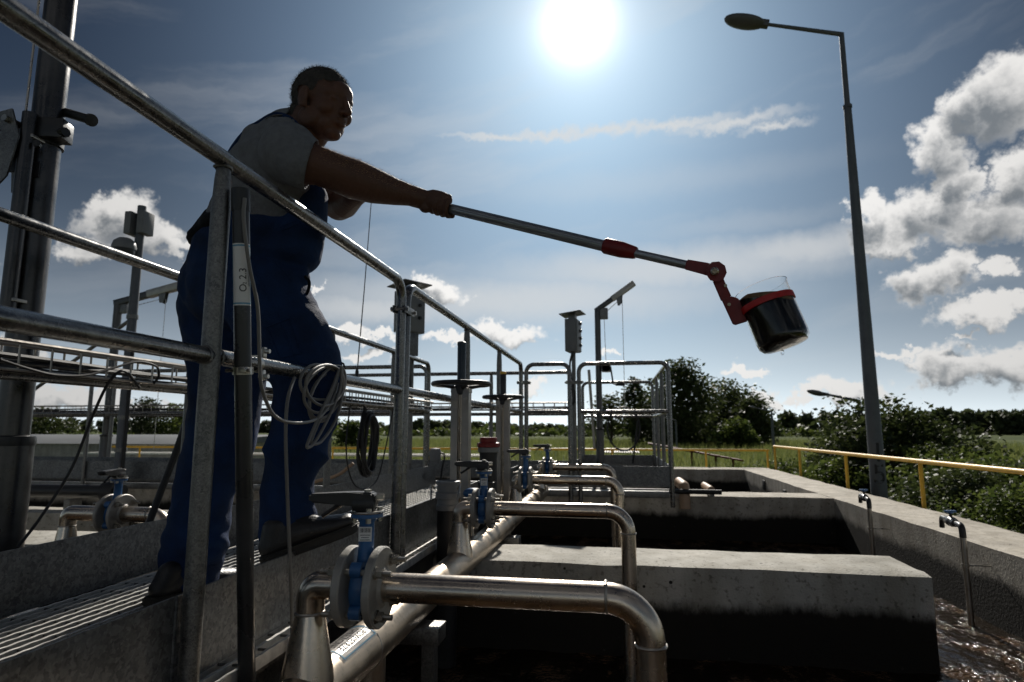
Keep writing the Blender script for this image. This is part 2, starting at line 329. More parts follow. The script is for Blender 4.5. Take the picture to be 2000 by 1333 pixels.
def mat_water():
    """brown activated sludge: smooth ripples with drifting patches of fine bubbles"""
    m, n, l, b = newmat('brown_water')
    g = n.new('ShaderNodeNewGeometry'); P_ = g.outputs['Position']
    b.inputs['IOR'].default_value = 1.34
    mp = n.new('ShaderNodeMapping'); mp.inputs['Scale'].default_value = (1.25, .7, 1); l.new(P_, mp.inputs[0])
    f = n.new('ShaderNodeTexNoise'); f.inputs['Scale'].default_value = 6.5; f.inputs['Detail'].default_value = 5; f.inputs['Roughness'].default_value = .6; l.new(mp.outputs[0], f.inputs['Vector'])
    k = n.new('ShaderNodeMapRange'); k.interpolation_type = 'SMOOTHSTEP'; k.inputs[1].default_value = .50; k.inputs[2].default_value = .60; l.new(f.outputs[0], k.inputs[0])
    mx = n.new('ShaderNodeMix'); mx.data_type = 'RGBA'; l.new(k.outputs[0], mx.inputs[0]); mx.inputs[6].default_value = (.012, .0078, .0042, 1); mx.inputs[7].default_value = (.065, .038, .019, 1); l.new(mx.outputs[2], b.inputs['Base Color'])
    b.inputs['Roughness'].default_value = .11
    v = n.new('ShaderNodeTexVoronoi'); v.feature = 'SMOOTH_F1'; v.inputs['Scale'].default_value = 62; l.new(P_, v.inputs['Vector'])
    t = n.new('ShaderNodeTexNoise'); t.inputs['Scale'].default_value = 30; t.inputs['Detail'].default_value = 3; l.new(P_, t.inputs['Vector'])
    q = n.new('ShaderNodeMath'); q.operation = 'MULTIPLY'; l.new(v.outputs['Distance'], q.inputs[0]); l.new(k.outputs[0], q.inputs[1])
    q2 = n.new('ShaderNodeMath'); q2.operation = 'MULTIPLY_ADD'; l.new(t.outputs[0], q2.inputs[0]); q2.inputs[1].default_value = .30; l.new(q.outputs[0], q2.inputs[2])
    bp = n.new('ShaderNodeBump'); bp.inputs['Strength'].default_value = 1.; bp.inputs['Distance'].default_value = .022; bp.invert = True
    l.new(q2.outputs[0], bp.inputs['Height']); l.new(bp.outputs[0], b.inputs['Normal'])
    return m
M['water'] = mat_water()

def mat_leaf(name, c1, c2, tr=.45):
    m, n, l, b = newmat(name)
    out = n['Material Output']; n.remove(b)
    g = n.new('ShaderNodeNewGeometry')
    r = n.new('ShaderNodeValToRGB'); r.color_ramp.elements[0].color = (*c1, 1); r.color_ramp.elements[1].color = (*c2, 1)
    l.new(g.outputs['Random Per Island'], r.inputs[0])
    d = n.new('ShaderNodeBsdfPrincipled'); d.inputs['Roughness'].default_value = .55; d.inputs['Specular IOR Level'].default_value = .22; l.new(r.outputs[0], d.inputs['Base Color'])
    hs = n.new('ShaderNodeHueSaturation'); hs.inputs['Value'].default_value = 1.5; hs.inputs['Hue'].default_value = .485; l.new(r.outputs[0], hs.inputs['Color'])
    tl = n.new('ShaderNodeBsdfTranslucent'); l.new(hs.outputs[0], tl.inputs[0])
    mx = n.new('ShaderNodeMixShader'); mx.inputs[0].default_value = tr; l.new(d.outputs[0], mx.inputs[1]); l.new(tl.outputs[0], mx.inputs[2])
    l.new(mx.outputs[0], out.inputs[0])
    return m
M['leaf_dark'] = mat_leaf('dark_leaves', (.022, .036, .012), (.060, .080, .024), .3)
M['leaf_mid'] = mat_leaf('mid_leaves', (.028, .050, .012), (.085, .115, .026), .4)
M['leaf_far'] = mat_leaf('far_leaves', (.03, .042, .02), (.065, .085, .035), .25)
M['grassm'] = mat_leaf('grass_blades', (.06, .09, .025), (.15, .17, .055), .45)

def mat_field():
    m, n, l, b = newmat('meadow')
    g = n.new('ShaderNodeNewGeometry')
    mp = n.new('ShaderNodeMapping'); mp.inputs['Scale'].default_value = (.35, 1, 1); l.new(g.outputs['Position'], mp.inputs[0])
    t = n.new('ShaderNodeTexNoise'); t.inputs['Scale'].default_value = .07; t.inputs['Detail'].default_value = 12; t.inputs['Roughness'].default_value = .7; l.new(mp.outputs[0], t.inputs['Vector'])
    r = n.new('ShaderNodeValToRGB'); e = r.color_ramp.elements
    e[0].position = .33; e[0].color = (.036, .052, .015, 1); e[1].position = .66; e[1].color = (.10, .115, .04, 1)
    x = e.new(.5); x.color = (.068, .09, .026, 1)
    l.new(t.outputs[0], r.inputs[0]); l.new(r.outputs[0], b.inputs['Base Color']); b.inputs['Roughness'].default_value = 1; b.inputs['Specular IOR Level'].default_value = .1
    return m
M['field'] = mat_field()
def mat_glass():
    m, n, l, b = newmat('clear_beaker_plastic')
    b.inputs['Base Color'].default_value = (.96, .97, .97, 1); b.inputs['Roughness'].default_value = .04; b.inputs['IOR'].default_value = 1.12
    b.inputs['Transmission Weight'].default_value = 1.
    return m
M['glass'] = mat_glass()
M['liquid'] = mat('dark_sludge', (.010, .008, .006), .12, 0, var=.2, scale=9)
M['foam'] = mat('brown_foam', (.20, .12, .06), .6, 0, var=.2, scale=60, bump=.3)

# ------------------------------------------------------------------ mesh helpers
class MB:
    def __init__(s): s.bm = bmesh.new()
    def box(s, a, b, bev=0.):
        a, b = Vector(a), Vector(b)
        m = Matrix.Translation((a+b)/2) @ Matrix.Diagonal((*[abs(x) for x in (b-a)], 1))
        r = bmesh.ops.create_cube(s.bm, size=1, matrix=m)
        if bev:
            es = list({e for v in r['verts'] for e in v.link_edges})
            bmesh.ops.bevel(s.bm, geom=es, offset=bev, segments=2, affect='EDGES', profile=.6)
        return s
    def obox(s, c, size, rot=None, bev=0.):
        m = Matrix.Translation(c) @ (rot.to_4x4() if rot else Matrix()) @ Matrix.Diagonal((*size, 1))
        r = bmesh.ops.create_cube(s.bm, size=1, matrix=m)
        if bev:
            es = list({e for v in r['verts'] for e in v.link_edges})
            bmesh.ops.bevel(s.bm, geom=es, offset=bev, segments=2, affect='EDGES', profile=.6)
        return s
    def cyl(s, a, b, r, r2=None, seg=20, cap=True):
        a, b = Vector(a), Vector(b); d = b-a
        m = Matrix.Translation((a+b)/2) @ d.to_track_quat('Z', 'Y').to_matrix().to_4x4()
        bmesh.ops.create_cone(s.bm, cap_ends=cap, segments=seg, radius1=r, radius2=r if r2 is None else r2, depth=d.length, matrix=m)
        return s
    def ell(s, c, rad, rot=None, u=18, v=12):
        m = Matrix.Translation(c) @ (rot.to_4x4() if rot else Matrix()) @ Matrix.Diagonal((*rad, 1))
        bmesh.ops.create_uvsphere(s.bm, u_segments=u, v_segments=v, radius=1, matrix=m)
        return s
    def tube(s, pts, r, seg=14, cap=True):
        pts = [Vector(p) for p in pts]; n = len(pts)
        rs = r if isinstance(r, (list, tuple)) else [r]*n
        t0 = (pts[1]-pts[0]).normalized()
        ref = Vector((0, 0, 1)) if abs(t0.z) < .9 else Vector((1, 0, 0))
        u = t0.cross(ref).normalized(); rings = []; tp = t0
        for i, p in enumerate(pts):
            t = (pts[min(i+1, n-1)]-pts[max(i-1, 0)]).normalized()
            u = (tp.rotation_difference(t) @ u); u = (u-t*u.dot(t)).normalized(); w = t.cross(u); tp = t
            rings.append([s.bm.verts.new(p+(u*math.cos(2*math.pi*k/seg)+w*math.sin(2*math.pi*k/seg))*rs[i]) for k in range(seg)])
        for a, b in zip(rings, rings[1:]):
            for k in range(seg): s.bm.faces.new((a[k], a[(k+1) % seg], b[(k+1) % seg], b[k]))
        if cap: s.bm.faces.new(rings[0][::-1]); s.bm.faces.new(rings[-1])
        return s
    def lathe(s, prof, origin=(0, 0, 0), axis=(0, 0, 1), seg=28):
        """prof: (radius, height) pairs along the axis"""
        q = Vector(axis).to_track_quat('Z', 'Y').to_matrix(); o = Vector(origin); rings = []
        for (r, h) in prof:
            rings.append([s.bm.verts.new(o+q @ Vector((max(r, 1e-4)*math.cos(2*math.pi*k/seg), max(r, 1e-4)*math.sin(2*math.pi*k/seg), h))) for k in range(seg)])
        for a, b in zip(rings, rings[1:]):
            for k in range(seg): s.bm.faces.new((a[k], a[(k+1) % seg], b[(k+1) % seg], b[k]))
        return s
    def prism(s, pts, d):
        """flat outline pts (Vectors) pushed along d"""
        d = Vector(d); a = [s.bm.verts.new(Vector(p)) for p in pts]; b = [s.bm.verts.new(Vector(p)+d) for p in pts]; n = len(a)
        s.bm.faces.new(a[::-1]); s.bm.faces.new(b)
        for i in range(n): s.bm.faces.new((a[i], a[(i+1) % n], b[(i+1) % n], b[i]))
        return s
    def mesh(s, name, smooth=35):
        bmesh.ops.recalc_face_normals(s.bm, faces=s.bm.faces)
        me = bpy.data.meshes.new(name); s.bm.to_mesh(me); s.bm.free()
        if smooth:
            me.shade_smooth(); me.set_sharp_from_angle(angle=R(smooth))
        return me
    def build(s, name, m, parent=None, smooth=35):
        return link(name, s.mesh(name, smooth), m, parent)
def link(name, me, m, parent=None, loc=None):
    o = bpy.data.objects.new(name, me); C.objects.link(o)
    if m is not None and not me.materials: me.materials.append(M[m] if isinstance(m, str) else m)
    if parent:
        o.parent = parent
        if loc is None: o.matrix_parent_inverse = parent.matrix_basis.inverted()
    if loc is not None: o.location = loc
    return o
def tag(o, label, cat, group=None):
    o['label'] = label; o['category'] = cat
    if group: o['group'] = group
    return o
def thing(name, label, cat, loc=(0, 0, 0), group=None):
    o = bpy.data.objects.new(name, None); C.objects.link(o); o.empty_display_size = .1
    o.location = loc
    return tag(o, label, cat, group)
def struct(o): o['kind'] = 'structure'; return o
def bend(pts, rad, n=7):
    """round the corners of a polyline"""
    pts = [Vector(p) for p in pts]; out = [pts[0]]
    for a, b, c in zip(pts, pts[1:], pts[2:]):
        d1, d2 = (a-b).normalized(), (c-b).normalized()
        ang = d1.angle(d2); k = min(rad/math.tan(ang/2), (a-b).length*.49, (c-b).length*.49)
        p, q = b+d1*k, b+d2*k
        rr = k*math.tan(ang/2); cen = b+(d1+d2).normalized()*(rr/math.sin(ang/2))
        u, v = p-cen, q-cen
        for i in range(n+1):
            f = i/n; w = u.angle(v)
            out.append(cen+(u*math.sin((1-f)*w)+v*math.sin(f*w))/math.sin(w))
    out.append(pts[-1]); return out
def spline(pts, n=8):
    pts = [Vector(p) for p in pts]; P = [pts[0]*2-pts[1]]+pts+[pts[-1]*2-pts[-2]]; out = []
    for i in range(1, len(P)-2):
        for k in range(n):
            t = k/n
            out.append(.5*((2*P[i])+(P[i+1]-P[i-1])*t+(2*P[i-1]-5*P[i]+4*P[i+1]-P[i+2])*t*t+(3*P[i]-P[i-1]-3*P[i+1]+P[i+2])*t**3))
    out.append(pts[-1]); return out
def text(body, size, m, parent, origin, right, up, name='lettering', depth=.0006):
    cu = bpy.data.curves.new(name, 'FONT'); cu.body = body; cu.size = size; cu.align_x = 'CENTER'; cu.align_y = 'CENTER'; cu.extrude = depth; cu.space_line = 1.
    tmp = bpy.data.objects.new('tmp', cu); C.objects.link(tmp)
    me = bpy.data.meshes.new_from_object(tmp.evaluated_get(bpy.context.evaluated_depsgraph_get()))
    bpy.data.objects.remove(tmp, do_unlink=True)
    right, up = Vector(right).normalized(), Vector(up).normalized(); nrm = right.cross(up)
    mt = Matrix.Identity(4)
    for i, v in enumerate((right, up, nrm)): mt.col[i][:3] = v
    mt.translation = Vector(origin); me.transform(mt); me.materials.clear()
    return me if parent is None else link(name, me, m, parent)
# ================================================================== SETTING
GZ = -.86
def grid_ground():
    me = bpy.data.meshes.new('field'); me.from_pydata([(-3000, -400, GZ), (3000, -400, GZ), (3000, 5000, GZ), (-3000, 5000, GZ)], [], [(0, 1, 2, 3)])
    # cut the basin out so that the tank really goes down
    bm = bmesh.new()
    xs = [-3000, -9.4, 2.36, 3000]; ys = [-400, -3.9, 10.38, 5000]
    v = {(i, j): bm.verts.new((x, y, GZ)) for i, x in enumerate(xs) for j, y in enumerate(ys)}
    for i in range(3):
        for j in range(3):
            if i == 1 and j == 1: continue
            bm.faces.new((v[i, j], v[i+1, j], v[i+1, j+1], v[i, j+1]))
    me = bpy.data.meshes.new('field'); bm.to_mesh(me); bm.free()
    return struct(link('field', me, 'field'))
grid_ground()

# ------------------------------------------------------------------ tank
WZ, TOP = -.50, -.10
def wall(name, a, b, m='concrete', parent=None, seed=0):
    """cast wall: subdivided box with slightly worn, uneven arrises"""
    mb = MB(); mb.box(a, b); bm = mb.bm
    L_ = [abs(b[i]-a[i]) for i in range(3)]
    for ax in range(3):
        n = int(min(60, L_[ax]/.06))
        nrm = Vector((0, 0, 0)); nrm[ax] = 1
        for k in range(1, n):
            p = Vector(a).lerp(Vector(b), k/n)
            if ax == 2 and p.z < WZ-.15: continue
            g = bm.verts[:]+bm.edges[:]+bm.faces[:]
            bmesh.ops.bisect_plane(bm, geom=g, plane_co=p, plane_no=nrm)
    for v in bm.verts:
        if v.co.z > TOP-.004:
            q = v.co*9; e = mnoise.noise(q+Vector((seed, 0, 0)))*.004+mnoise.noise(q*3.1)*.002
            edge = sum(1 for i in (0, 1) if min(abs(v.co[i]-a[i]), abs(v.co[i]-b[i])) < 1e-4)
            v.co.z += e-(.006 if edge else 0)-(abs(mnoise.noise(q*2.3))*.012 if edge else 0)
        else:
            v.co.x += mnoise.noise(v.co*2.2)*.0012; v.co.y += mnoise.noise(v.co*2.2+Vector((9, 0, 0)))*.0012
    return mb.build(name, m, parent, 50)
tank = thing('concrete_tank', 'open concrete treatment tank with thick grey walls below the walkway', 'tank', (0, 0, -3))
wall('side_wall', (1.92, -3.5, -2.2), (2.38, 9.95, TOP), 'coping', tank, 1)
wall('end_wall', (-9.4, 9.953, -2.2), (2.38, 10.4, TOP), 'coping', tank, 2)
wall('partition_wall', (-9.0, 2.97, -2.2), (1.31, 3.38, TOP), 'concrete', tank, 3)
wall('partition_wall', (-9.0, 6.03, -2.2), (1.918, 6.45, TOP), 'coping', tank, 4)
wall('partition_wall', (-9.0, 4.05, -2.2), (-2.2, 4.35, TOP), 'concrete', tank, 5)
for (y, z, h) in ((7.6, -.24, .10), (6.95, -.27, .07), (8.6, -.22, .12)):
    MB().box((1.905, y, z-h/2), (1.9185, y+.12, z+h/2), .002).build('recess_shade_block', 'black', tank)  # flat black blocks stand in for the shaded recesses in the wall
def water_mesh():
    """agitated surface: fine ripples where it is in view, coarse elsewhere"""
    xs = np.unique(np.concatenate([np.linspace(-9.0, -.9, 30), np.linspace(-.9, 1.2, 90), np.linspace(1.2, 1.925, 70)])); ys = np.unique(np.concatenate([np.linspace(-3.5, .8, 20), np.linspace(.8, 6.1, 420), np.linspace(6.1, 9.96, 60)]))
    V = []
    for y in ys:
        for x in xs:
            q = Vector((x*8.5, y*6.5, 0)); z = .0085*mnoise.noise(q)+.005*mnoise.noise(q*2.3+Vector((3, 1, 0)))+.0022*mnoise.noise(q*5.1)
            V.append((x, y, WZ+z))
    nx = len(xs); F = [(j*nx+i, j*nx+i+1, (j+1)*nx+i+1, (j+1)*nx+i) for j in range(len(ys)-1) for i in range(nx-1)]
    me = bpy.data.meshes.new('water'); me.from_pydata(V, [], F); me.shade_smooth(); return me
struct(link('water', water_mesh(), 'water'))
# near end and left side of the basin, outside the picture, so that no light leaks under the tank
MB().box((-9.4, -3.9, -2.2), (2.38, -3.5, TOP)).build('end_wall', 'concrete', tank)
MB().box((-9.4, -3.5, -2.2), (-9.0, 9.95, TOP)).build('side_wall', 'concrete', tank)
MB().box((-9.4, -3.9, -2.3), (2.38, 10.4, -2.2)).build('tank_floor', 'concrete', tank)

# ------------------------------------------------------------------ walkways
def copies(o, parent, locs):
    for p in locs:
        c = o.copy(); C.objects.link(c); c.parent = parent; c.location = p
def serrated_bar(ln, axis, h=.03, t=.0085, pitch=.05):
    """bearing bar with shallow serrations on its top edge"""
    bm = bmesh.new(); n = max(4, int(ln/pitch)); tops = []
    rows = []
    for i in range(n*2+1):
        s = ln*i/(n*2); z = 0 if i % 2 == 0 else -.0014
        rows.append([bm.verts.new((sgn*t/2, s, zz)) for sgn, zz in ((-1, -h), (1, -h), (1, z), (-1, z))])
    for a, b in zip(rows, rows[1:]):
        for k in range(4): bm.faces.new((a[k], a[(k+1) % 4], b[(k+1) % 4], b[k]))
    bm.faces.new(rows[0][::-1]); bm.faces.new(rows[-1])
    if axis == 'X': bm.transform(Matrix.Rotation(-math.pi/2, 4, 'Z'))
    me = bpy.data.meshes.new('bearing_bar'); bmesh.ops.recalc_face_normals(bm, faces=bm.faces); bm.to_mesh(me); bm.free(); return me
def grating(parent, x0, x1, y0, y1, along='Y', pitch=.034, rod=.1):
    if along == 'Y':
        me = serrated_bar(y1-y0, 'Y'); n = int((x1-x0)/pitch)
        first = link('bearing_bar', me, 'bar', parent, (x0, y0, 0))
        copies(first, parent, [(x0+(x1-x0)*i/n, y0, 0) for i in range(1, n+1)])
        r = MB().cyl((0, 0, 0), (x1-x0, 0, 0), .0032, seg=6).mesh('cross_rod')
        k = int((y1-y0)/rod); f = link('cross_rod', r, 'galv', parent, (x0, y0+.02, -.006))
        copies(f, parent, [(x0, y0+.02+rod*i, -.006) for i in range(1, k)])
    else:
        me = serrated_bar(x1-x0, 'X'); n = int((y1-y0)/pitch)
        first = link('bearing_bar', me, 'bar', parent, (x0, y0, 0))
        copies(first, parent, [(x0, y0+(y1-y0)*i/n, 0) for i in range(1, n+1)])
        r = MB().cyl((0, 0, 0), (0, y1-y0, 0), .0032, seg=6).mesh('cross_rod')
        k = int((x1-x0)/(rod*2)); f = link('cross_rod', r, 'galv', parent, (x0+.02, y0, -.006))
        copies(f, parent, [(x0+.02+rod*2*i, y0, -.006) for i in range(1, k)])
walk = thing('walkway', 'galvanised grating walkway running away from the camera, worker standing on it', 'walkway', (0, 0, 0))
grating(walk, -1.64, -.812, -1.2, 5.62, 'Y')
def toe(parent, x, y0, y1, z0=.004, z1=.18, t=.005):
    mb = MB(); mb.box((x-t/2, y0, z0), (x+t/2, y1, z1)); n = max(2, int((y1-y0)/.12)); bm = mb.bm
    for k in range(1, n): bmesh.ops.bisect_plane(bm, geom=bm.verts[:]+bm.edges[:]+bm.faces[:], plane_co=(0, y0+(y1-y0)*k/n, 0), plane_no=(0, 1, 0))
    for v in bm.verts: v.co.x += mnoise.noise(v.co*1.7)*.004
    return mb.build('toe_board', 'plate', parent, 25)
for (y0, y1) in ((-1.2, 1.150), (1.156, 2.345), (2.36, 5.6)): toe(walk, -.868, y0, y1)
for (y0, y1) in ((-1.2, 2.15), (2.156, 3.9), (3.906, 5.6)): toe(walk, -1.644, y0, y1)
def channel_y(parent, x, y0, y1, open_, ztop=-.034, h=.2, w=.07, t=.009, name='support_channel'):
    """U-channel beam lying along Y, open towards open_ (+1 / -1 in X)"""
    s = open_; z0 = ztop-h
    prof = [(0, ztop), (s*w, ztop), (s*w, ztop-t), (s*t, ztop-t*1.6), (s*t, z0+t*1.6), (s*w, z0+t), (s*w, z0), (0, z0)]
    return MB().prism([Vector((x+a, y0, z)) for a, z in prof], (0, y1-y0, 0)).build(name, 'galv', parent, 25)
channel_y(walk, -.885, -1.2, 5.62, 1); channel_y(walk, -1.57, -1.2, 5.62, -1)
for y in (.4, 1.7, 4.6): MB().box((-1.56, y, -.14), (-.89, y+.06, -.045)).build('cross_member', 'galv', walk)

cw = thing('walkway', 'galvanised cross walkway spanning the tank behind the worker, control boxes along it', 'walkway', (-3, 6, 0))
grating(cw, -8.4, .46, 5.68, 6.45, 'X', .05, .15)
def toe_x(parent, y, x0, x1, z0=.004, z1=.18, t=.005): return MB().box((x0, y-t/2, z0), (x1, y+t/2, z1)).build('toe_board', 'plate', parent, 25)
for a, b in ((-8.4, -5.4), (-5.394, -3.4), (-3.394, -1.66)): toe_x(cw, 5.655, a, b)
toe_x(cw, 5.655, -.845, -.36); toe_x(cw, 5.655, -.354, .487)
for a, b in ((-8.4, -4.4), (-4.394, -.40)): toe_x(cw, 6.47, a, b)
for y in (5.67, 6.41): MB().box((-8.4, y, -.095), (.46, y+.05, -.036), .003).build('edge_beam', 'galv', cw)
pf = thing('platform', 'small galvanised platform with toe boards around the davit base', 'platform', (.05, 7.2, 0))
grating(pf, -.37, .46, 6.5, 8.0, 'Y', .05, .15)
toe_x(pf, 8.02, -.4, .487)
MB().box((.4845, 5.66, .004), (.4895, 8.02, .18)).build('toe_board', 'plate', pf); MB().box((-.405, 6.5, .004), (-.4, 8.02, .18)).build('toe_board', 'plate', pf)
for y in (6.5, 7.95): MB().box((-.4, y, -.095), (.48, y+.06, -.034)).build('edge_beam', 'galv', pf)
for x in (-.38, .42): MB().box((x, 6.56, -.09), (x+.05, 7.95, -.036)).build('edge_beam', 'galv', pf)

# ------------------------------------------------------------------ guard rails
RT, RM = 1.1, .662
def weld(p, ax, r):
    """uneven weld bead where tubes meet"""
    mb = MB(); ax = Vector(ax).normalized(); u = ax.orthogonal().normalized(); w = ax.cross(u); n = 18
    pts = [Vector(p)+(u*math.cos(2*math.pi*k/n)+w*math.sin(2*math.pi*k/n))*(r+.0012*math.sin(k*5.1)) for k in range(n+1)]
    mb.tube(pts, [.0034+.0009*math.sin(k*3.7) for k in range(n+1)], 7)
    return mb
def rail_panel(label, a, b, posts, zb=-.17, ends=(True, True), mid=True, rt=.0195, rm=.0178, rp=.0200, welds=True, ztop=RT, zmid=RM):
    a, b = Vector(a), Vector(b); d = (b-a).normalized()
    t = thing('guard_railing', label, 'railing', (a+b)/2)
    top = Vector((0, 0, ztop))
    path = []
    if ends[0]: path.append(a+Vector((0, 0, zb)))
    path += [a+top, b+top]
    if ends[1]: path.append(b+Vector((0, 0, zb)))
    MB().tube(bend(path, .075) if len(path) > 2 else path, rt, 18).build('top_rail', 'rail', t)
    zm = Vector((0, 0, zmid)); ss = sorted([0]+[p for p in posts]+[(b-a).length])
    if mid:
        for s0, s1 in zip(ss, ss[1:]):
            q0, q1 = a+d*s0+zm, a+d*s1+zm
            n = 6; pts = [q0.lerp(q1, k/n) for k in range(n+1)]
            MB().tube(pts, rm, 18).build('mid_rail', 'rail', t)
    for s in posts:
        p = a+d*s
        o = MB().tube([p+Vector((0, 0, z)) for z in (zb, .3, ztop-.12, ztop-.045, ztop-.018)], [rp, rp, rp, rp*.86, rp*.72], 18).build('post', 'galv', t)
        if welds:
            weld(p+Vector((0, 0, ztop-.02)), (0, 0, 1), rp*.85).build('weld', 'galv', o)
            for sg in (-1, 1): weld(p+zm+d*sg*rp, d, rm).build('weld', 'galv', o)
    return t
XN, XF = -.84, -1.672
rA = rail_panel('galvanised guard rail nearest the camera, worker leaning over it', (XN, -1.2, 0), (XN, 2.335, 0), [1.2, 2.37], ends=(False, True))
rB = rail_panel('galvanised guard rail behind the handwheels, next after the nearest one', (XN, 2.393, 0), (XN, 5.58, 0), [1.07, 2.1])
rC = rail_panel('galvanised guard rail behind the worker with the cable tray', (XF, -1.2, 0), (XF, 5.42, 0), [.55, 2.1, 3.42, 4.65, 5.71], ends=(False, True))
yF, yR = 5.64, 6.46
rail_panel('short galvanised guard rail between walkway end and second control box', (-.80, yF, 0), (-.40, yF, 0), [], welds=False)
rail_panel('galvanised front guard rail of the davit platform', (-.315, yF+.02, 0), (.485, yF+.02, 0), [], welds=False)
rail_panel('galvanised side guard rail of the davit platform', (.487, yF+.12, 0), (.487, 7.98, 0), [.75, 1.5], welds=False, zb=-.05, ends=(True, False))
rail_panel('galvanised rear guard rail of the davit platform', (-.40, 8.03, 0), (.487, 8.03, 0), [], welds=False, zb=-.05)
rail_panel('galvanised front guard rail of the cross walkway left of the worker', (-8.3, yF, 0), (-1.76, yF, 0), [1.5, 2.9, 4.2, 5.3], welds=False, ends=(True, True))
rail_panel('galvanised rear guard rail of the cross walkway carrying cable ladder', (-8.3, yR+.03, 0), (-.42, yR+.03, 0), [1.2, 2.4, 3.6, 4.8, 6.0, 7.0], welds=False, zb=-.05)
# bolted clamps that couple neighbouring panels
def coupler(p0, p1, label, parent=None):
    t = thing('rail_clamp', label, 'clamp', p0)
    p0, p1 = Vector(p0), Vector(p1); d = (p1-p0).normalized(); n = d.cross(Vector((0, 0, 1)))
    for s in (-1, 1):
        MB().obox((p0+p1)/2+n*s*.024, (.006, (p1-p0).length+.06, .03), Matrix((n, d, (0, 0, 1))).transposed(), .002).build('clamp_plate', 'galv', t)
    for f in (-.35, 1.35):
        c = p0.lerp(p1, f); MB().cyl(c-n*.038, c+n*.038, .005, seg=8).cyl(c+n*.03, c+n*.036, .010, seg=6).cyl(c-n*.036, c-n*.03, .010, seg=6).build('bolt', 'bolt', t)
coupler((XN, 2.335, .985), (XN, 2.393, .985), 'small bolted clamp joining the two nearest rail panels')
coupler((-.84, 5.60, .93), (-.80, 5.64, .93), 'small bolted clamp joining rails at the walkway end')
coupler((-.40, yF, .93), (-.315, yF+.02, .93), 'small bolted clamp beside the second control box')

# ------------------------------------------------------------------ cable trays
def cable_tray(label, a, b, z, h=.075, side=Vector((1, 0, 0)), n=24, w=.09, ncab=5, group=None):
    a, b = Vector(a), Vector(b); d = (b-a); t = thing('cable_tray', label, 'cable tray', (a+b)/2+Vector((0, 0, z)), group)
    U = Vector((0, 0, 1)); ln = d.length; dn = d.normalized()
    for s in (0, 1):
        o = side*w*s
        MB().tube([a+o+U*(z+h), b+o+U*(z+h)], .0065, 8).build('side_wire', 'steel_dull', t)
        MB().tube([a+o+U*z, b+o+U*z], .004, 8).build('side_wire', 'steel_dull', t)
    me = MB().tube([U*h, U*0, side*w, side*w+U*h], .0034, 6).mesh('rung')
    f = link('rung', me, 'steel_dull', t, None); f.parent = t; f.matrix_parent_inverse = Matrix(); base = a+U*z-Vector(t.location)
    f.location = base+dn*.05
    copies(f, t, [base+dn*(.05+(ln-.1)*k/(n-1)) for k in range(1, n)])
    for k in range(ncab):
        pts = [a.lerp(b, i/14)+side*(w*(.15+.7*k/ncab)+.012*math.sin(i*1.3+k))+U*(z+.012+.010*(k % 3)+.008*math.sin(i*.9+k*2)) for i in range(15)]
        MB().tube(spline(pts, 3), .0085, 7).build('cable', 'rubber', t)
    return t
cable_tray('wire cable tray full of black cables on the rail behind the worker', (-1.65, -.6, 0), (-1.65, 5.3, 0), .667, n=60, side=Vector((1, 0, 0)), w=.06)
cable_tray('long wire cable tray along the rear rail of the cross walkway', (-8.2, 6.42, 0), (-.45, 6.42, 0), .70, n=70, side=Vector((0, -1, 0)), w=.07)

# ------------------------------------------------------------------ header pipe with branches
HX, HZ, BZ = -.66, -.055, .175
hp = thing('header_pipe', 'long stainless header pipe lying along the walkway edge, pale sticker on it', 'pipe', (HX, 3, HZ))
MB().tube([(HX, y, HZ) for y in np.linspace(-.6, 5.75, 30)], .057, 36).build('pipe_run', 'header', hp)
for y in (1.02, 1.60, 2.2, 3.72, 4.6): weld((HX, y, HZ), (0, 1, 0), .0562).build('weld', 'steel_dull', hp)
for y in (1.97, 3.62):      # bent take-off under the header and its support brackets
    MB().box((-.80, y, -.165), (-.56, y+.09, -.113), .003).build('support_bracket', 'galv', hp)
    MB().box((-.62, y+.02, -.40), (-.58, y+.07, -.166)).build('support_leg', 'galv', hp)
MB().tube(bend([(HX, 1.66, HZ-.03), (HX+.0, 1.66, -.30), (-.80, 1.40, -.34), (-1.2, 1.2, -.34)], .1), .042, 22).build('drain_pipe', 'header', hp)
def sticker_on_pipe(parent, y0, y1, a0, a1, r):
    def strip(ya, yb, aa, ab, rr, m, name):
        n = 10; bm = bmesh.new(); rows = []
        for i in range(n+1):
            an = aa+(ab-aa)*i/n; x = HX+rr*math.sin(an); z = HZ+rr*math.cos(an)
            rows.append((bm.verts.new((x, ya, z)), bm.verts.new((x, yb, z))))
        for p, q in zip(rows, rows[1:]): bm.faces.new((p[0], p[1], q[1], q[0]))
        bmesh.ops.solidify(bm, geom=bm.faces[:], thickness=.0004)
        me = bpy.data.meshes.new(name); bm.to_mesh(me); bm.free(); return link(name, me, m, parent)
    st = strip(y0, y1, a0, a1, r, 'film', 'sticker')
    for (u0, u1, v0, v1) in ((.04, .96, .05, .08), (.04, .96, .92, .95), (.04, .07, .05, .95), (.93, .96, .05, .95)):
        strip(y0+(y1-y0)*u0, y0+(y1-y0)*u1, a0+(a1-a0)*v0, a0+(a1-a0)*v1, r+.0008, 'stkblue', 'sticker_border')
    # two lines of print, read from the walkway side, wrapped round the pipe
    for body, ac, sz in (('SPRĘŻONE', .38, .030), ('POWIETRZE', .64, .026)):
        me = text(body, sz, 'ink', None, (0, 0, 0), (1, 0, 0), (0, 1, 0))
        for v in me.vertices:
            s, q = v.co.x, v.co.y
            an = a0+(a1-a0)*ac+q/r
            v.co = Vector((HX+(r+.0009)*math.sin(an), (y0+y1)/2-s, HZ+(r+.0009)*math.cos(an)))
        link('lettering', me, 'ink', parent)
sticker_on_pipe(hp, 1.40, 1.605, R(-42), R(48), .0576)

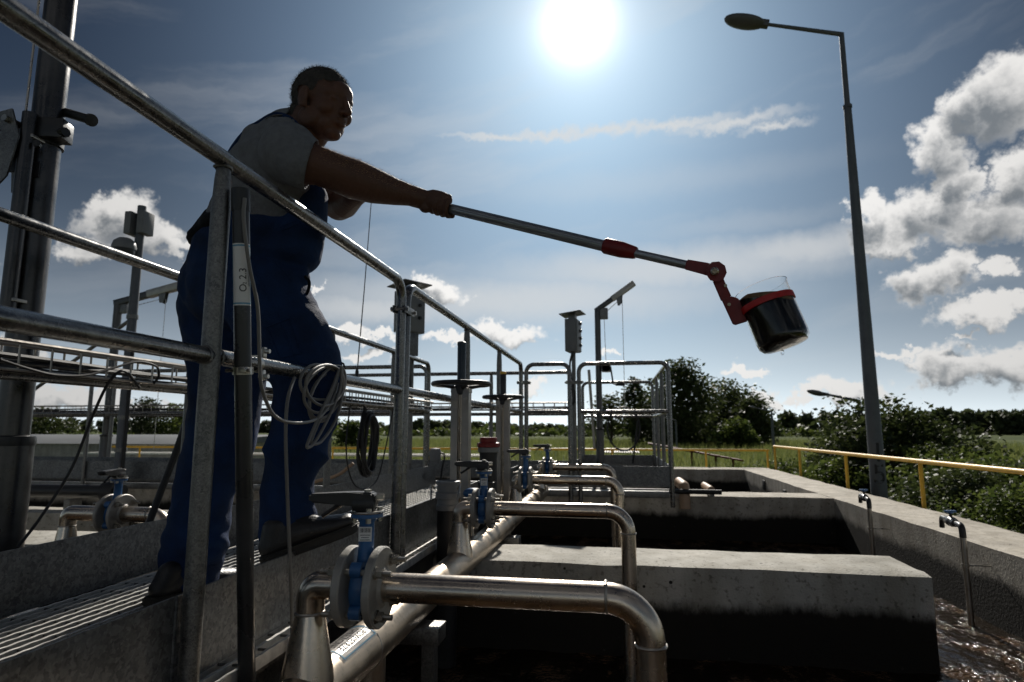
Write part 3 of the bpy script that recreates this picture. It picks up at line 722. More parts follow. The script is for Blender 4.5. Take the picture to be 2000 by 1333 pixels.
def bolt(mb, p, ax, r=.0095, ln=.03, stud=.018):
    ax = Vector(ax); p = Vector(p)
    mb.cyl(p, p+ax*.003, r*1.45, seg=14)
    mb.cyl(p+ax*.003, p+ax*(.003+.014), r*1.1, seg=6)
    mb.cyl(p+ax*.017, p+ax*(.017+stud), r*.62, seg=9)
def valve_assembly(y, x_fl, x_end, zd, where, sgn=1, hx=HX, hz=HZ, bz=BZ, pr=.030, fr=.083, tilt=0., lever_dir=-1, sticker=False, nb=4, lever_vec=None):
    """riser cone + elbow + flanges + horizontal pipe (one welded branch) and the butterfly valve clamped between"""
    b = thing('branch_pipe', f'stainless branch pipe {where}, bent down into the tank', 'pipe', (hx, y, hz), 'branch pipes off the header')
    s = sgn; A = Vector((s, 0, 0))
    x1 = x_fl-s*.016; x2 = x_fl+s*.032          # flange faces either side of the 0.03 m valve body
    # cone reducer standing on the header, weld, elbow
    MB().tube([(hx, y, hz+.03), (hx, y, hz+.055), (hx, y, bz-.058)], [.056, .053, pr*1.02], 26).build('riser', 'steel', b)
    weld((hx, y, bz-.058), (0, 0, 1), pr).build('weld', 'steel_dull', b)
    MB().tube(bend([(hx, y, bz-.058), (hx, y, bz), (x1-s*.01, y, bz)], .052, 10), pr, 24).build('elbow', 'steel', b)
    for (xx, d) in ((x1, -1), (x2, 1)):
        f = MB().lathe([(pr, 0), (fr-.003, 0), (fr, .003), (fr, .015), (fr-.003, .018), (pr+.012, .018), (pr+.004, .024), (pr, .024)], (xx, y, bz), (s*d, 0, 0), 40).build('flange', 'flange', b)
        mb = MB()
        for k in range(nb):
            an = math.pi/4+k*2*math.pi/nb+tilt
            p = Vector((xx+s*d*.018, y+math.cos(an)*fr*.76, bz+math.sin(an)*fr*.76))
            mb2 = MB(); bolt(mb2, p, (s*d, 0, 0)); mb2.build('bolt', 'bolt', f)
        mb.bm.free()
    for k in range(nb):
        an = math.pi/4+k*2*math.pi/nb+tilt
        MB().cyl((x1, y+math.cos(an)*fr*.76, bz+math.sin(an)*fr*.76), (x2, y+math.cos(an)*fr*.76, bz+math.sin(an)*fr*.76), .0062, seg=10).build('stud', 'bolt', b)
    MB().tube(bend([(x2, y, bz), (x_end, y, bz-.002), (x_end, y, zd)], .085, 12), pr, 26).build('drop_pipe', 'steel', b)
    weld((x_end-s*.085, y, bz), (1, 0, 0), pr).build('weld', 'steel_dull', b); weld((x_end, y, bz-.087), (0, 0, 1), pr).build('weld', 'steel_dull', b)
    # valve
    v = thing('butterfly_valve', f'blue butterfly valve with black lever {where}', 'valve', (x_fl, y, bz), 'butterfly valves on the branch pipes')
    xc = (x1+x2)/2
    MB().lathe([(pr, -.0148), (fr*.62, -.0148), (fr*.66, -.010), (fr*.66, .010), (fr*.62, .0148), (pr, .0148)], (xc, y, bz), A, 32).build('valve_body', 'blue', v)
    for k in range(4):
        an = k*math.pi/2+math.pi/4; p = Vector((xc, y+math.cos(an)*fr*.72, bz+math.sin(an)*fr*.72))
        MB().lathe([(.0065, -.012), (.016, -.012), (.016, .012), (.0065, .012)], p, A, 14).build('lug', 'blue', v)
    MB().lathe([(.020, fr*.5), (.0165, fr*.95), (.0165, fr*.95+.055), (.021, fr*.95+.063), (.0345, fr*.95+.066), (.0345, fr*.95+.074), (.002, fr*.95+.074)], (xc, y, bz), (0, 0, 1), 24).build('neck', 'blue', v)
    zt = bz+fr*.95+.074
    MB().lathe([(.002, .0), (.036, .0), (.037, .002), (.036, .0045), (.002, .0045)], (xc, y, zt+.0005), (0, 0, 1), 24).build('notch_plate', 'bolt', v)
    mb = MB()
    for k in range(4):
        an = k*math.pi/2+.5; p = Vector((xc+.027*math.cos(an), y+.027*math.sin(an), zt+.005)); mb.cyl(p, p+Vector((0, 0, .007)), .006, seg=6)
        mb.cyl(p-Vector((0, 0, .024)), p-Vector((0, 0, .014)), .0055, seg=6)
    mb.build('plate_bolts', 'bolt', v)
    # lever: hub block, broad grip, trigger under it
    ld = Vector((math.cos(tilt*2)*lever_dir, math.sin(tilt*2)*.0-.10, 0)).normalized(); ld = Vector(lever_vec).normalized() if lever_vec else ld; sd = Vector((-ld.y, ld.x, 0)); up = Vector((0, 0, 1))
    rm = Matrix((ld, sd, up)).transposed(); hub = Vector((xc, y, zt))
    lv = MB().obox(hub+ld*.005+up*.018, (.05, .04, .026), rm, .007).build('lever', 'black', v)
    prof = [(-.020, .014), (.05, .017), (.122, .023), (.130, .033), (.124, .041), (.04, .045), (-.014, .045), (-.022, .034)]
    mb = MB(); mb.prism([hub+ld*a+up*z-sd*.018 for a, z in prof], sd*.036)
    bmesh.ops.bevel(mb.bm, geom=mb.bm.edges[:], offset=.004, segments=2, affect='EDGES'); mb.build('grip', 'black', lv)
    mb = MB(); mb.tube(spline([hub+ld*.012+up*.02, hub+ld*.05+up*.022, hub+ld*.075+up*.008, hub+ld*.100+up*-.008], 5), [.006]*10+[.005]*6, 8); mb.build('trigger', 'black', lv)
    MB().cyl(hub+up*.042, hub+up*.050, .008, seg=6).cyl(hub-ld*.02+up*.034, hub-ld*.036+up*.034, .0075, seg=6).build('lever_screw', 'bolt', lv)
    # flow sticker with bar code facing the tank
    if sticker:
        q = Vector((xc+.004, y-.0172, bz+fr*.95+.032)); r_ = Vector((1, .22, 0)).normalized(); n_ = Vector((.2, -1, 0)).normalized(); rr = Matrix((r_, n_, up)).transposed()
        st = MB().obox(q, (.028, .0006, .030), rr).build('tag_sticker', 'white', v)
        for k in range(9): MB().obox(q+r_*(-.011+.0026*k)+up*.008+n_*.0006, (.0008+.0008*(k*7 % 3)/2, .0005, .009), rr).build('print_bar', 'ink', st)
        for k in range(3): MB().obox(q+up*(-.002-.005*k)+n_*.0006, (.021-.005*(k % 2), .0005, .0012), rr).build('print_line', 'ink', st)
    return b
valve_assembly(1.31, -.545, .06, -1.2, 'nearest the camera', tilt=.12, sticker=True)
valve_assembly(2.63, -.565, .045, -1.2, 'second from the camera', tilt=.05, sticker=True)
valve_assembly(4.14, -.60, .02, -1.2, 'third from camera, beyond the beam')
valve_assembly(5.50, -.60, -.02, -1.2, 'farthest from the camera')
# the valve on the other side of the walkway
lx = -2.50
valve_assembly(2.55, -2.26, -1.99, -1.2, 'left of the walkway behind the toe board', hx=lx, hz=-.12, bz=.125, lever_vec=(.15, -1, 0), fr=.088, pr=.034)
hp2 = thing('header_pipe', 'short stainless header pipe left of the walkway', 'pipe', (lx, 2.5, -.12))
MB().tube([(lx, 1.0, -.12), (lx, 3.6, -.12)], .057, 24).build('pipe_run', 'steel', hp2)
bp = thing('dark_pipe', 'glossy black pipe lying across the left tank wall', 'pipe', (-4.2, 4.2, .0))
MB().tube([(-6.4, 4.12, .03), (-3.75, 4.30, .03)], .05, 20).build('pipe_run', 'black', bp)
MB().lathe([(.05, -.05), (.075, -.05), (.08, 0), (.075, .05), (.05, .05)], (-3.85, 4.29, .03), (1, .07, 0), 22).build('coupling', 'rubber', bp)
for x in (-5.6, -4.8): MB().lathe([(.05, -.02), (.056, -.02), (.056, .02), (.05, .02)], (x, 4.12+.068*(x+6.4), .03), (1, .07, 0), 20).build('collar', 'black', bp)
for x in (-5.5, -4.1): MB().box((x, 4.13, -.095), (x+.05, 4.24, -.022)).build('saddle', 'galv', bp)

# ------------------------------------------------------------------ penstock gates with handwheels
def penstock(x, y, zw, tube_z, capmat, label, wr=.142, zfoot=-.5, zfr=.70):
    t = thing('penstock_gate', label, 'sluice gate', (x, y, zfoot), 'sluice gates with handwheels')
    for s in (-1, 1):
        c = x+s*.0285; prof = [(-.0175, -.03), (.0175, -.03), (.0175, .03), (.0130, .03), (.0130, -.024), (-.0130, -.024), (-.0130, .03), (-.0175, .03)]
        MB().prism([Vector((c+p_, y+q_, zfoot)) for p_, q_ in prof], (0, 0, zfr-zfoot)).build('frame_channel', 'steel_dull', t, 25)
        MB().cyl((c, y-.030, zfr-.04), (c, y-.038, zfr-.04), .010, seg=6).build('bolt', 'bolt', t)
    MB().box((x-.049, y-.028, zfr-.010), (x+.049, y+.034, zfr+.014), .003).build('yoke', 'steel_dull', t)
    MB().cyl((x, y, zfoot), (x, y, zw), .009, seg=14).build('spindle', 'steel', t)
    MB().box((x-.05, y+.034, zfoot), (x+.05, y+.042, zfoot+.35)).build('gate_plate', 'steel_dull', t)
    MB().lathe([(.012, -.055), (.034, -.05), (.036, -.02), (.026, .012), (.012, .014)], (x, y, zw), (0, 0, 1), 20).build('nut_housing', 'black', t)
    n = 40; ring = [Vector((x+wr*math.cos(2*math.pi*k/n), y+wr*math.sin(2*math.pi*k/n), zw)) for k in range(n+1)]
    w = MB().tube(ring, .0125, 12, cap=False).build('handwheel', 'black', t)
    for k in range(4):
        an = k*math.pi/2+.5
        MB().tube([(x+.02*math.cos(an), y+.02*math.sin(an), zw-.02), (x+wr*.55*math.cos(an), y+wr*.55*math.sin(an), zw-.012), (x+wr*math.cos(an), y+wr*math.sin(an), zw)], [.012, .009, .009], 8).build('spoke', 'black', w)
    p = MB().tube([(x, y, zw+.012), (x, y, tube_z-.012), (x, y, tube_z)], [.022, .022, .020], 18).build('stem_cover', capmat[0], t)
    MB().lathe([(.0215, -.012), (.0235, -.012), (.0235, .004), (.018, .008), (.001, .008)], (x, y, tube_z), (0, 0, 1), 18).build('end_cap', capmat[1], p)
M['bluegrey'] = mat('dark_blue_pvc', (.018, .034, .052), .35, 0, var=.15, scale=12)
penstock(-.7665, 3.05, .735, .945, ('bluegrey', 'bluegrey'), 'sluice gate with black handwheel and dark blue stem tube, nearest of the two')
penstock(-.7665, 4.25, .728, .90, ('black', 'yellow'), 'farther sluice gate with black handwheel and yellow-capped stem tube', wr=.135)

# ------------------------------------------------------------------ standing pipes between header and walkway
t = thing('hose_coupling_pipe', 'black standpipe with grey coupling rings in front of the handwheel gate', 'standpipe', (-.745, 2.74, -.5))
MB().tube([(-.745, 2.74, -.6), (-.745, 2.74, .20)], .046, 24).build('pipe', 'rubber', t)
MB().lathe([(.046, .150), (.052, .152), (.052, .172), (.047, .176), (.047, .20), (.056, .203), (.056, .226), (.049, .230), (.049, .262), (.055, .264), (.055, .276), (.046, .279), (.044, .262), (.001, .262)], (-.745, 2.74, 0), (0, 0, 1), 30).build('coupling_ring', 'greybox', t)
for s in (-1, 1): MB().tube([(-.745+s*.053, 2.71, .245), (-.745+s*.066, 2.70, .262), (-.745+s*.060, 2.68, .20)], .005, 8).build('cam_lever', 'bolt', t)
t = thing('capped_standpipe', 'black standpipe with a red screw cap beyond the first handwheel', 'standpipe', (-.72, 3.52, -.5))
MB().tube([(-.72, 3.52, -.6), (-.72, 3.52, .345), (-.72, 3.52, .38)], [.05, .05, .054], 24).build('pipe', 'rubber', t)
MB().lathe([(.054, .375), (.061, .377), (.061, .402), (.054, .404)], (-.72, 3.52, 0), (0, 0, 1), 26).build('grey_ring', 'greybox', t)
cp = MB().lathe([(.054, .403), (.064, .405), (.064, .428), (.05, .433), (.05, .455), (.046, .46), (.001, .46)], (-.72, 3.52, 0), (0, 0, 1), 26).build('cap', 'red', t)
for k in range(8):
    an = k*math.pi/4; MB().obox((-.72+.064*math.cos(an), 3.52+.064*math.sin(an), .416), (.006, .012, .02), Matrix.Rotation(an, 3, 'Z'), .001).build('cap_rib', 'red', cp)
t = thing('dosing_pipe', 'second black standpipe behind the nearer butterfly valve', 'standpipe', (-.70, 3.36, -.5))
MB().tube([(-.70, 3.36, -.6), (-.70, 3.36, .19), (-.70, 3.36, .22)], [.04, .04, .046], 20).build('pipe', 'rubber', t)
t = thing('blue_actuator', 'small blue valve body beside the second butterfly valve', 'valve', (-.70, 3.0, .1))
MB().ell((-.69, 2.98, .20), (.045, .03, .025)).build('body', 'blue', t); MB().cyl((-.69, 2.98, -.1), (-.69, 2.98, .19), .012).build('stem', 'steel_dull', t)
t = thing('level_gauge', 'small round grey gauge housing standing on the rear toe board', 'gauge', (-1.5, 5.67, .18))
cx, cy = at(850, 880, Y=5.62)[:2]
MB().lathe([(.001, .18), (.045, .18), (.045, .21), (.052, .215), (.055, .30), (.045, .325), (.001, .33)], (cx, cy, 0), (0, 0, 1), 24).build('housing', 'greybox', t)
MB().tube(spline([(cx+.05, cy, .29), (cx+.09, cy, .26), (cx+.07, cy, .15), (cx+.06, cy-.02, .02)], 6), .009, 8).build('cable', 'rubber', t)

# ------------------------------------------------------------------ taps on the tank wall
def tap(y, where):
    t = thing('water_tap', f'black pipe tap with blue handle {where}', 'tap', (1.86, y, -.1), 'taps on the tank wall')
    xs = 1.80; z = .0
    q = Vector((xs, y, z))
    MB().tube(bend([(xs+.075, y+.37, -.06), (xs+.07, y+.355, .0), (xs+.005, y+.03, z)], .035), .014, 14).build('spout', 'black', t)
    bdir = Vector((.18, 1, 0)).normalized()
    b0 = q+bdir*.17; MB().lathe([(.014, -.075), (.021, -.072), (.022, -.03), (.027, -.022), (.027, .022), (.022, .03), (.021, .072), (.014, .075)], b0, bdir, 18).build('valve_body', 'tube', t)
    MB().cyl(b0+Vector((0, 0, .02)), b0+Vector((0, 0, .046)), .008).build('stem', 'black', t)
    h = MB(); h.lathe([(.001, .044), (.014, .044), (.016, .050), (.014, .058), (.001, .058)], b0, (0, 0, 1), 14)
    h.obox(b0+Vector((0, 0, .054)), (.060, .020, .012), Matrix.Rotation(.2, 3, 'Z'), .003); h.build('handle', 'blue', t)
    MB().tube(bend([q+Vector((.012, .06, 0)), q, q-Vector((0, 0, .06))], .03), .0165, 14).build('elbow', 'black', t)
    MB().tube([q-Vector((0, 0, .03)), q-Vector((0, 0, .62))], .0145, 14).build('down_pipe', 'steel_dull', t)
    MB().lathe([(.014, -.008), (.018, -.008), (.018, .008), (.014, .008)], q-Vector((0, 0, .20)), (0, 0, 1), 14).build('pipe_clip', 'bolt', t)
    MB().tube([q-Vector((0, 0, .2)), q+Vector((.125, 0, -.2))], .004, 6).build('clip_pin', 'bolt', t)
tap(3.70, 'on the right wall, nearer to the camera'); tap(4.92, 'on the right wall, farther from camera')
t = thing('overflow_pipe', 'two short tan pipe stubs with a black pipe on the rear partition', 'pipe', (.8, 6.1, -.1))
MB().tube(bend([(.62, 6.45, -.02), (.62, 5.99, -.02), (.62, 5.97, -.22)], .05), .05, 20).build('stub', 'pvc', t)
MB().tube([(.86, 6.45, -.045), (.86, 5.98, -.045)], .032, 18).build('stub', 'pvc', t)
MB().tube([(-.60, 5.93, -.06), (.94, 5.93, -.06)], .022, 14).build('black_pipe', 'rubber', t)
MB().tube(bend([(-.60, 5.93, -.06), (-.66, 5.93, -.06), (-.66, 5.93, .08)], .04), .022, 14).build('black_bend', 'rubber', t)
for x in (-.2, .86): MB().box((x-.02, 5.95, -.099), (x+.02, 6.1, -.083)).build('saddle', 'galv', t)

# ------------------------------------------------------------------ control boxes
def control_box(c, size, zpost, label, rot=0., knobs=(), plate=None, roof=True):
    c = Vector(c); rm = Matrix.Rotation(rot, 3, 'Z'); sx_, sy_, sz_ = size
    t = thing('control_box', label, 'control box', (c.x, c.y, zpost), 'control boxes on posts')
    MB().tube([(c.x-.0, c.y+sy_*.5+.022, zpost), (c.x, c.y+sy_*.5+.022, c.z+sz_/2+.07)], .02, 16).build('post', 'galv', t)
    b = MB().obox(c, size, rm, .006).build('enclosure', 'greybox', t)
    MB().obox(c+rm @ Vector((0, -sy_/2-.004, 0)), (sx_*.94, .008, sz_*.96), rm, .003).build('door', 'greybox', b)
    if roof:
        rr = rm @ Matrix.Rotation(R(-7), 3, 'X'); MB().obox(c+Vector((0, -.01, sz_/2+.055)), (sx_*1.28, sy_*1.9, .008), rr, .002).build('rain_cover', 'plate', t)
        MB().obox(c+Vector((0, 0, sz_/2+.028)), (sx_*.4, sy_*.6, .05), rm).build('cover_bracket', 'galv', t)
    for (kx, kz, m) in knobs:
        p = c+rm @ Vector((kx, -sy_/2-.008, kz)); d = rm @ Vector((0, -1, 0))
        MB().lathe([(.012, 0), (.016, .004), (.014, .018), (.001, .02)], p, d, 14).build('knob', m, b)
    if plate: MB().obox(plate[0], plate[1], rm, .002).build('side_plate', 'plate', t)
    mb = MB(); 
    for k in range(4):
        o = Vector((-.05+.03*k, 0, -sz_/2)); mb.cyl(c+rm @ o, c+rm @ (o-Vector((0, 0, .03))), .009, seg=10)
    mb.build('cable_glands', 'black', b)
    for k in range(2): MB().tube(spline([c+rm @ Vector((-.05+.05*k, 0, -sz_/2-.02)), c+rm @ Vector((-.02+.02*k, .03, -sz_/2-.14)), (c.x-.01+.02*k, c.y+sy_*.4, .8), (c.x-.03, c.y+sy_*.4, .72)], 6), .007, 7).build('cable', 'rubber', t)
    return t
c1 = at(800, 611, X=-1.74)
control_box((c1.x, c1.y, c1.z), (.24, .13, .36), .0, 'grey control box with rain cover on a post, between the two near rails', R(58), ((.05, .06, 'black'), (.05, -.05, 'black')), ((c1.x+.03, c1.y-.02, c1.z-.27), (.13, .03, .22)))
control_box((-.375, 5.82, 1.385), (.19, .11, .31), .0, 'dark control box with push buttons on a post beside the platform', R(80), ((.03, .12, 'black'), (.03, .05, 'black'), (.03, -.02, 'black'), (.03, -.09, 'black')))

# ------------------------------------------------------------------ davit cranes
def davit(base, ztop, arm, label, r=.045, zs=.55, strip=False, winch_z=None, wire_len=1.3, sd=1):
    base = Vector(base); t = thing('davit_crane', label, 'davit crane', base, 'davit cranes')
    MB().lathe([(r*2.4, 0), (r*2.3, .012), (r*1.5, .06), (r*1.34, .12), (r*1.30, zs-base.z), (r*1.02, zs-base.z+.004)], base, (0, 0, 1), 28).build('socket', 'davit', t)
    MB().lathe([(r, -.012), (r*1.42, -.010), (r*1.45, .01), (r*1.02, .016)], (base.x, base.y, zs), (0, 0, 1), 26).build('collar', 'black', t)
    top = Vector((base.x, base.y, ztop)); A = Vector(arm)
    MB().tube([(base.x, base.y, base.z+.1), top], r, 26).build('column', 'davit', t)
    ad = (A-top); an = ad.normalized(); side = an.cross(Vector((0, 0, 1))).normalized(); up = side.cross(an)
    rm = Matrix((an, side, up)).transposed()
    am = MB().obox(top+ad*.48, (ad.length*1.0+r, r*1.5, r*1.6), rm, .006).build('arm', 'davit', t)
    MB().obox(top+ad*.72+up*.0, (ad.length*.62, r*1.75, r*1.9), rm, .006).build('arm_sleeve', 'steel_dull', am)
    if strip: MB().obox(top+ad*.42-side*r*.9, (ad.length*.5, .004, r*.9), rm).build('warning_strip', 'yellow', am)
    pc = top+ad*.62-Vector((0, 0, r*2.6))
    for s in (-1, 1): MB().prism([pc+an*a+Vector((0, 0, z))+side*s*r*.6 for a, z in ((-.05, .09), (.05, .09), (.03, -.03), (0, -.045), (-.03, -.03))], side*.005).build('pulley_cheek', 'galv', t)
    MB().lathe([(.001, -r*.4), (.032, -r*.4), (.026, 0), (.032, r*.4), (.001, r*.4)], pc, side, 20).build('pulley', 'black', t)
    ps = top-Vector((0, 0, .10))+an*.09
    MB().obox(ps, (.09, .05, .13), Matrix((Vector((an.x, an.y, 0)).normalized(), side, Vector((0, 0, 1)))).transposed(), .01).build('guide_block', 'galv', t)
    hook = pc-Vector((0, 0, wire_len))+an*.035
    MB().tube([pc+an*.035, hook], .0035, 6).build('hoist_wire', 'bolt', t); MB().tube([ps+an*.02, pc+Vector((0, 0, .02))], .0035, 6).build('hoist_wire', 'bolt', t)
    if winch_z:
        wc = Vector((base.x+.085*sd, base.y-.02, winch_z))
        w = MB().obox(wc, (.10, .10, .10), None, .012).build('winch', 'galv', t)
        MB().lathe([(.001, -.05), (.05, -.05), (.05, -.04), (.03, -.035), (.03, .035), (.05, .04), (.05, .05), (.001, .05)], wc, (0, 1, 0), 20).build('drum', 'black', w)
        MB().tube(bend([wc+Vector((.05*sd, -.05, 0)), wc+Vector((.05*sd, -.09, 0)), wc+Vector((.075*sd, -.09, -.19)), wc+Vector((.19*sd, -.09, -.20))], .012), .009, 8).build('crank', 'black', w)
        MB().tube([wc+Vector((.10*sd, -.09, -.198)), wc+Vector((.2*sd, -.09, -.202))], .014, 10).build('crank_grip', 'rubber', w)
        MB().tube([wc+Vector((0, 0, .04)), ps], .0035, 6).build('hoist_wire', 'bolt', t)
        MB().tube([(base.x-.11, base.y, winch_z-.02), (base.x-.06, base.y, winch_z-.9)], .017, 10).build('stay_bar', 'steel_dull', t)
    return t
davit((-.165, 7.0, .003), 1.86, (.245, 6.98, 2.145), 'davit crane with hand winch on the small platform, trees behind', r=.034, zs=.50, winch_z=1.19, wire_len=1.35)
davit((-6.33, 6.9, .0), 2.13, (-5.28, 6.9, 2.36), 'davit crane with a yellow strip on its arm, left beyond the worker', r=.05, zs=.42, strip=True, wire_len=1.9)
# near davit: column fills the left edge of the picture
t = thing('davit_crane', 'thick stainless davit column with winch at the left edge, nearest of the cranes', 'davit crane', (-1.95, 1.76, 0), 'davit cranes')
bx, by = -1.975, 1.765
MB().lathe([(.12, -.10), (.12, -.08), (.066, -.06), (.064, .46), (.052, .464)], (bx, by, 0), (0, 0, 1), 36).build('socket', 'davit', t)
MB().lathe([(.05, .452), (.066, .454), (.068, .47), (.066, .484), (.05, .488)], (bx, by, 0), (0, 0, 1), 36).build('collar', 'black', t)
MB().tube([(bx, by, .1), (bx, by, 3.0)], .049, 40).build('column', 'davit', t)
MB().obox((bx+.3, by, 3.02), (.75, .08, .08), None, .008).build('arm', 'davit', t)
MB().tube([(bx+.012, by-.075, .86), (bx+.012, by-.075, 1.585)], .0235, 20).build('stay_tube', 'davit', t)
for z in (1.50, .93): MB().obox((bx+.015, by-.06, z), (.05, .05, .012), None, .002).build('stay_lug', 'steel_dull', t)
MB().lathe([(.0495, -.03), (.056, -.03), (.056, .03), (.0495, .03)], (bx, by, 1.53), (0, 0, 1), 36).build('clamp_band', 'black', t)
b_ = MB().obox((bx+.055, by-.02, 1.545), (.09, .07, .072), Matrix.Rotation(.3, 3, 'Z'), .006).build('latch_block', 'black', t)
MB().cyl((bx+.095, by-.03, 1.53), (bx+.118, by-.034, 1.53), .017, seg=8).build('latch_bolt', 'black', b_)
MB().cyl((bx+.05, by-.07, 1.47), (bx+.06, by-.085, 1.47), .012, seg=8).build('latch_bolt', 'black', b_)
MB().tube([(bx+.035, by+.03, 1.645), (bx+.155, by+.02, 1.60)], .0165, 12).lathe([(.001, 0), (.022, 0), (.022, .012), (.001, .014)], (bx+.153, by+.0204, 1.6008), (1, -.19, -.38), 14).build('crank_grip', 'rubber', t)
wx, wy, wz = bx-.055, by-.11, 1.47
w = MB().prism([Vector((wx-.03+a, wy, wz+z)) for a, z in ((-.06, .10), (.06, .12), (.10, .02), (.07, -.12), (.03, -.16), (-.01, -.14), (-.02, -.05), (-.07, -.03))], (0, .006, 0)).build('winch', 'galv', t)
MB().prism([Vector((wx-.03+a, wy+.09, wz+z)) for a, z in ((-.06, .10), (.06, .12), (.10, .02), (.07, -.12), (.03, -.16), (-.01, -.14), (-.02, -.05), (-.07, -.03))], (0, .006, 0)).build('winch_cheek', 'galv', w)
MB().lathe([(.001, 0), (.085, 0), (.085, .014), (.04, .018), (.04, .08), (.085, .082), (.085, .09), (.001, .09)], (wx-.05, wy+.004, wz+.02), (0, 1, 0), 28).build('gear', 'black', w)
MB().cyl((wx+.02, wy-.015, wz+.08), (wx+.02, wy+.11, wz+.08), .012, seg=8).cyl((wx-.05, wy-.02, wz+.02), (wx-.05, wy+.1, wz+.02), .014, seg=8).build('axle', 'bolt', w)
mb = MB()
MB().tube([(bx-.05, by-.04, 1.58), (bx-.052, by-.04, 2.95)], .004, 6).build('hoist_wire', 'bolt', t)
MB().obox((bx+.012, by-.0478, 1.395), (.055, .003, .055), Matrix.Rotation(.1, 3, 'Z')).build('rating_plate', 'ink', t)

# ------------------------------------------------------------------ camera mast
t = thing('camera_mast', 'grey mast with dome camera and junction boxes against the left cloud', 'camera mast', (-4.88, 5.5, -.5))
mx, my = -4.885, 5.52
MB().tube([(mx, my, -.5), (mx, my, 1.5), (mx, my, 2.84)], [.048, .046, .042], 20).build('mast', 'post', t)
for z in (.62, .30, 1.65): MB().lathe([(.045, -.02), (.056, -.02), (.056, .02), (.045, .02)], (mx, my, z), (0, 0, 1), 18).build('mast_clamp', 'galv', t)
for s in (-1, 1): MB().obox((mx+s*.075, my-.02, 2.64), (.075, .16, .24), None, .008).build('junction_box', 'greybox', t)
MB().obox((mx-.02, my-.07, 2.40), (.03, .12, .03), None, .004).build('bracket', 'greybox', t)
d_ = MB().lathe([(.001, .09), (.06, .085), (.10, .05), (.115, 0), (.112, -.03)], (mx-.045, my-.14, 2.36), (0, 0, 1), 26).build('camera_hood', 'greybox', t)
MB().lathe([(.105, -.03), (.10, -.09), (.07, -.15), (.001, -.17)], (mx-.045, my-.14, 2.36), (0, 0, 1), 26).build('camera_dome', 'black', d_)
MB().tube([(mx-.01, my+.04, 1.66), (-6.8, 5.9, .66)], .019, 12).build('stay_bar', 'galv', t)
for k in range(3): MB().tube(spline([(mx+.05+.012*k, my-.03, 1.4), (mx+.055+.012*k, my-.03, .6), (mx+.05+.015*k, my-.03, -.3)], 5), .008, 7).build('cable', 'rubber', t)

# ------------------------------------------------------------------ yellow fences
def yfence(label, pts, zt, posts, zb=-.14, r=.0185):
    t = thing('yellow_railing', label, 'railing', (pts[0][0], pts[0][1], GZ), 'yellow railings round the tank')
    MB().tube([(x, y, z) for (x, y), z in zip(pts, zt)], r, 16).build('top_rail', 'yellow', t)
    for (x, y, z) in posts: MB().tube([(x, y, zb), (x, y, z-.01)], .0165, 14).build('post', 'yellow', t)
    for (x, y, z) in posts: MB().obox((x, y, zb+.004), (.09, .09, .008), None, .002).build('foot_plate', 'yellow', t)
yfence('yellow tubular railing beyond the right tank wall', [(2.44, -1.), (2.44, 10.25)], (.262, .235), [(2.44, y, .25) for y in (.7, 2.2, 3.75, 5.55, 7.2, 8.9, 10.2)], GZ)
yfence('yellow tubular railing across the back of the tank', [(-9.5, 10.52), (2.43, 10.52)], (.165, .165), [(x, 10.52, .165) for x in (-8.9, -7.95, -6.6, -5.0, -3.2, -1.6, -.05, 1.45, 2.40)], GZ)

# ------------------------------------------------------------------ lamp posts
def lamp(x, y, h, arm, label, rb=.088, rt=.034, head=1., digits=None, rise=.07):
    t = thing('lamp_post', label, 'street lamp', (x, y, GZ), 'street lamps')
    MB().tube([(x, y, GZ), (x, y, h*.82), (x, y, h*.821), (x, y, h)], [rb, rt*1.25, rt*.95, rt*.85], 20).build('pole', 'post', t)
    MB().lathe([(rt, -.02), (rt*1.5, -.02), (rt*1.5, .02), (rt*.9, .02)], (x, y, h*.82), (0, 0, 1), 16).build('collar', 'post', t)
    e = Vector((x-arm, y, h+arm*rise*2))
    MB().tube([(x+.02, y, h-.01), e], [rt*.8, rt*.62], 14).build('arm', 'post', t)
    u = (e-Vector((x, y, h))).normalized(); w = Vector((0, 1, 0)); v = w.cross(u)*-1
    mb = MB(); rm = Matrix((u, w, u.cross(w))).transposed()
    hl = .46*head
    mb.ell(e+u*hl*.55, (hl*.56, .125*head, .085*head), rm, 24, 14)
    for q in mb.bm.verts:
        lz = (q.co-(e+u*hl*.55)).dot(u.cross(w))
        if lz < -.03*head: q.co -= u.cross(w)*(lz+.03*head)*.9
    hd = mb.build('luminaire', 'lampgrey', t)
    MB().ell(e+u*hl*.62-u.cross(w)*.026*head, (hl*.36, .09*head, .034*head), rm, 20, 10).build('lens', 'glasslens', hd)
    MB().obox(e+u*.02, (.12*head, .09*head, .085*head), rm, .012).build('spigot', 'lampgrey', hd)
    if digits:
        for ch, z in digits: 
            me = text(ch, .30, 'ink', None, (0, 0, 0), (1, 0, 0), (0, 1, 0))
            rr = rb*.93+.002
            for vv in me.vertices:
                an = vv.co.x/rr; dz = vv.co.z
                vv.co = Vector((x+.0+math.sin(an-.12)*(rr+dz), y-math.cos(an-.12)*(rr+dz), z+vv.co.y))
            link('number', me, 'ink', t)
lp = at(1712, 900, Y=7.55)
lamp(lp.x, 7.55, 5.335, .88, 'tall grey street lamp numbered 15 at the right, its arm pointing left', digits=(('5', .005), ('1', .24)), rise=.134)
q = at(1678, 785, Y=14); lamp(q.x, 14, 1.09, .62, 'slim street lamp close behind the numbered lamp post', rb=.075, rt=.04, head=.8, rise=.11)
q = at(1507, 806, Y=35); lamp(q.x, 35, 1.42, .72, 'small distant street lamp in front of the wood edge', rb=.07, rt=.05, head=.9, rise=.12)
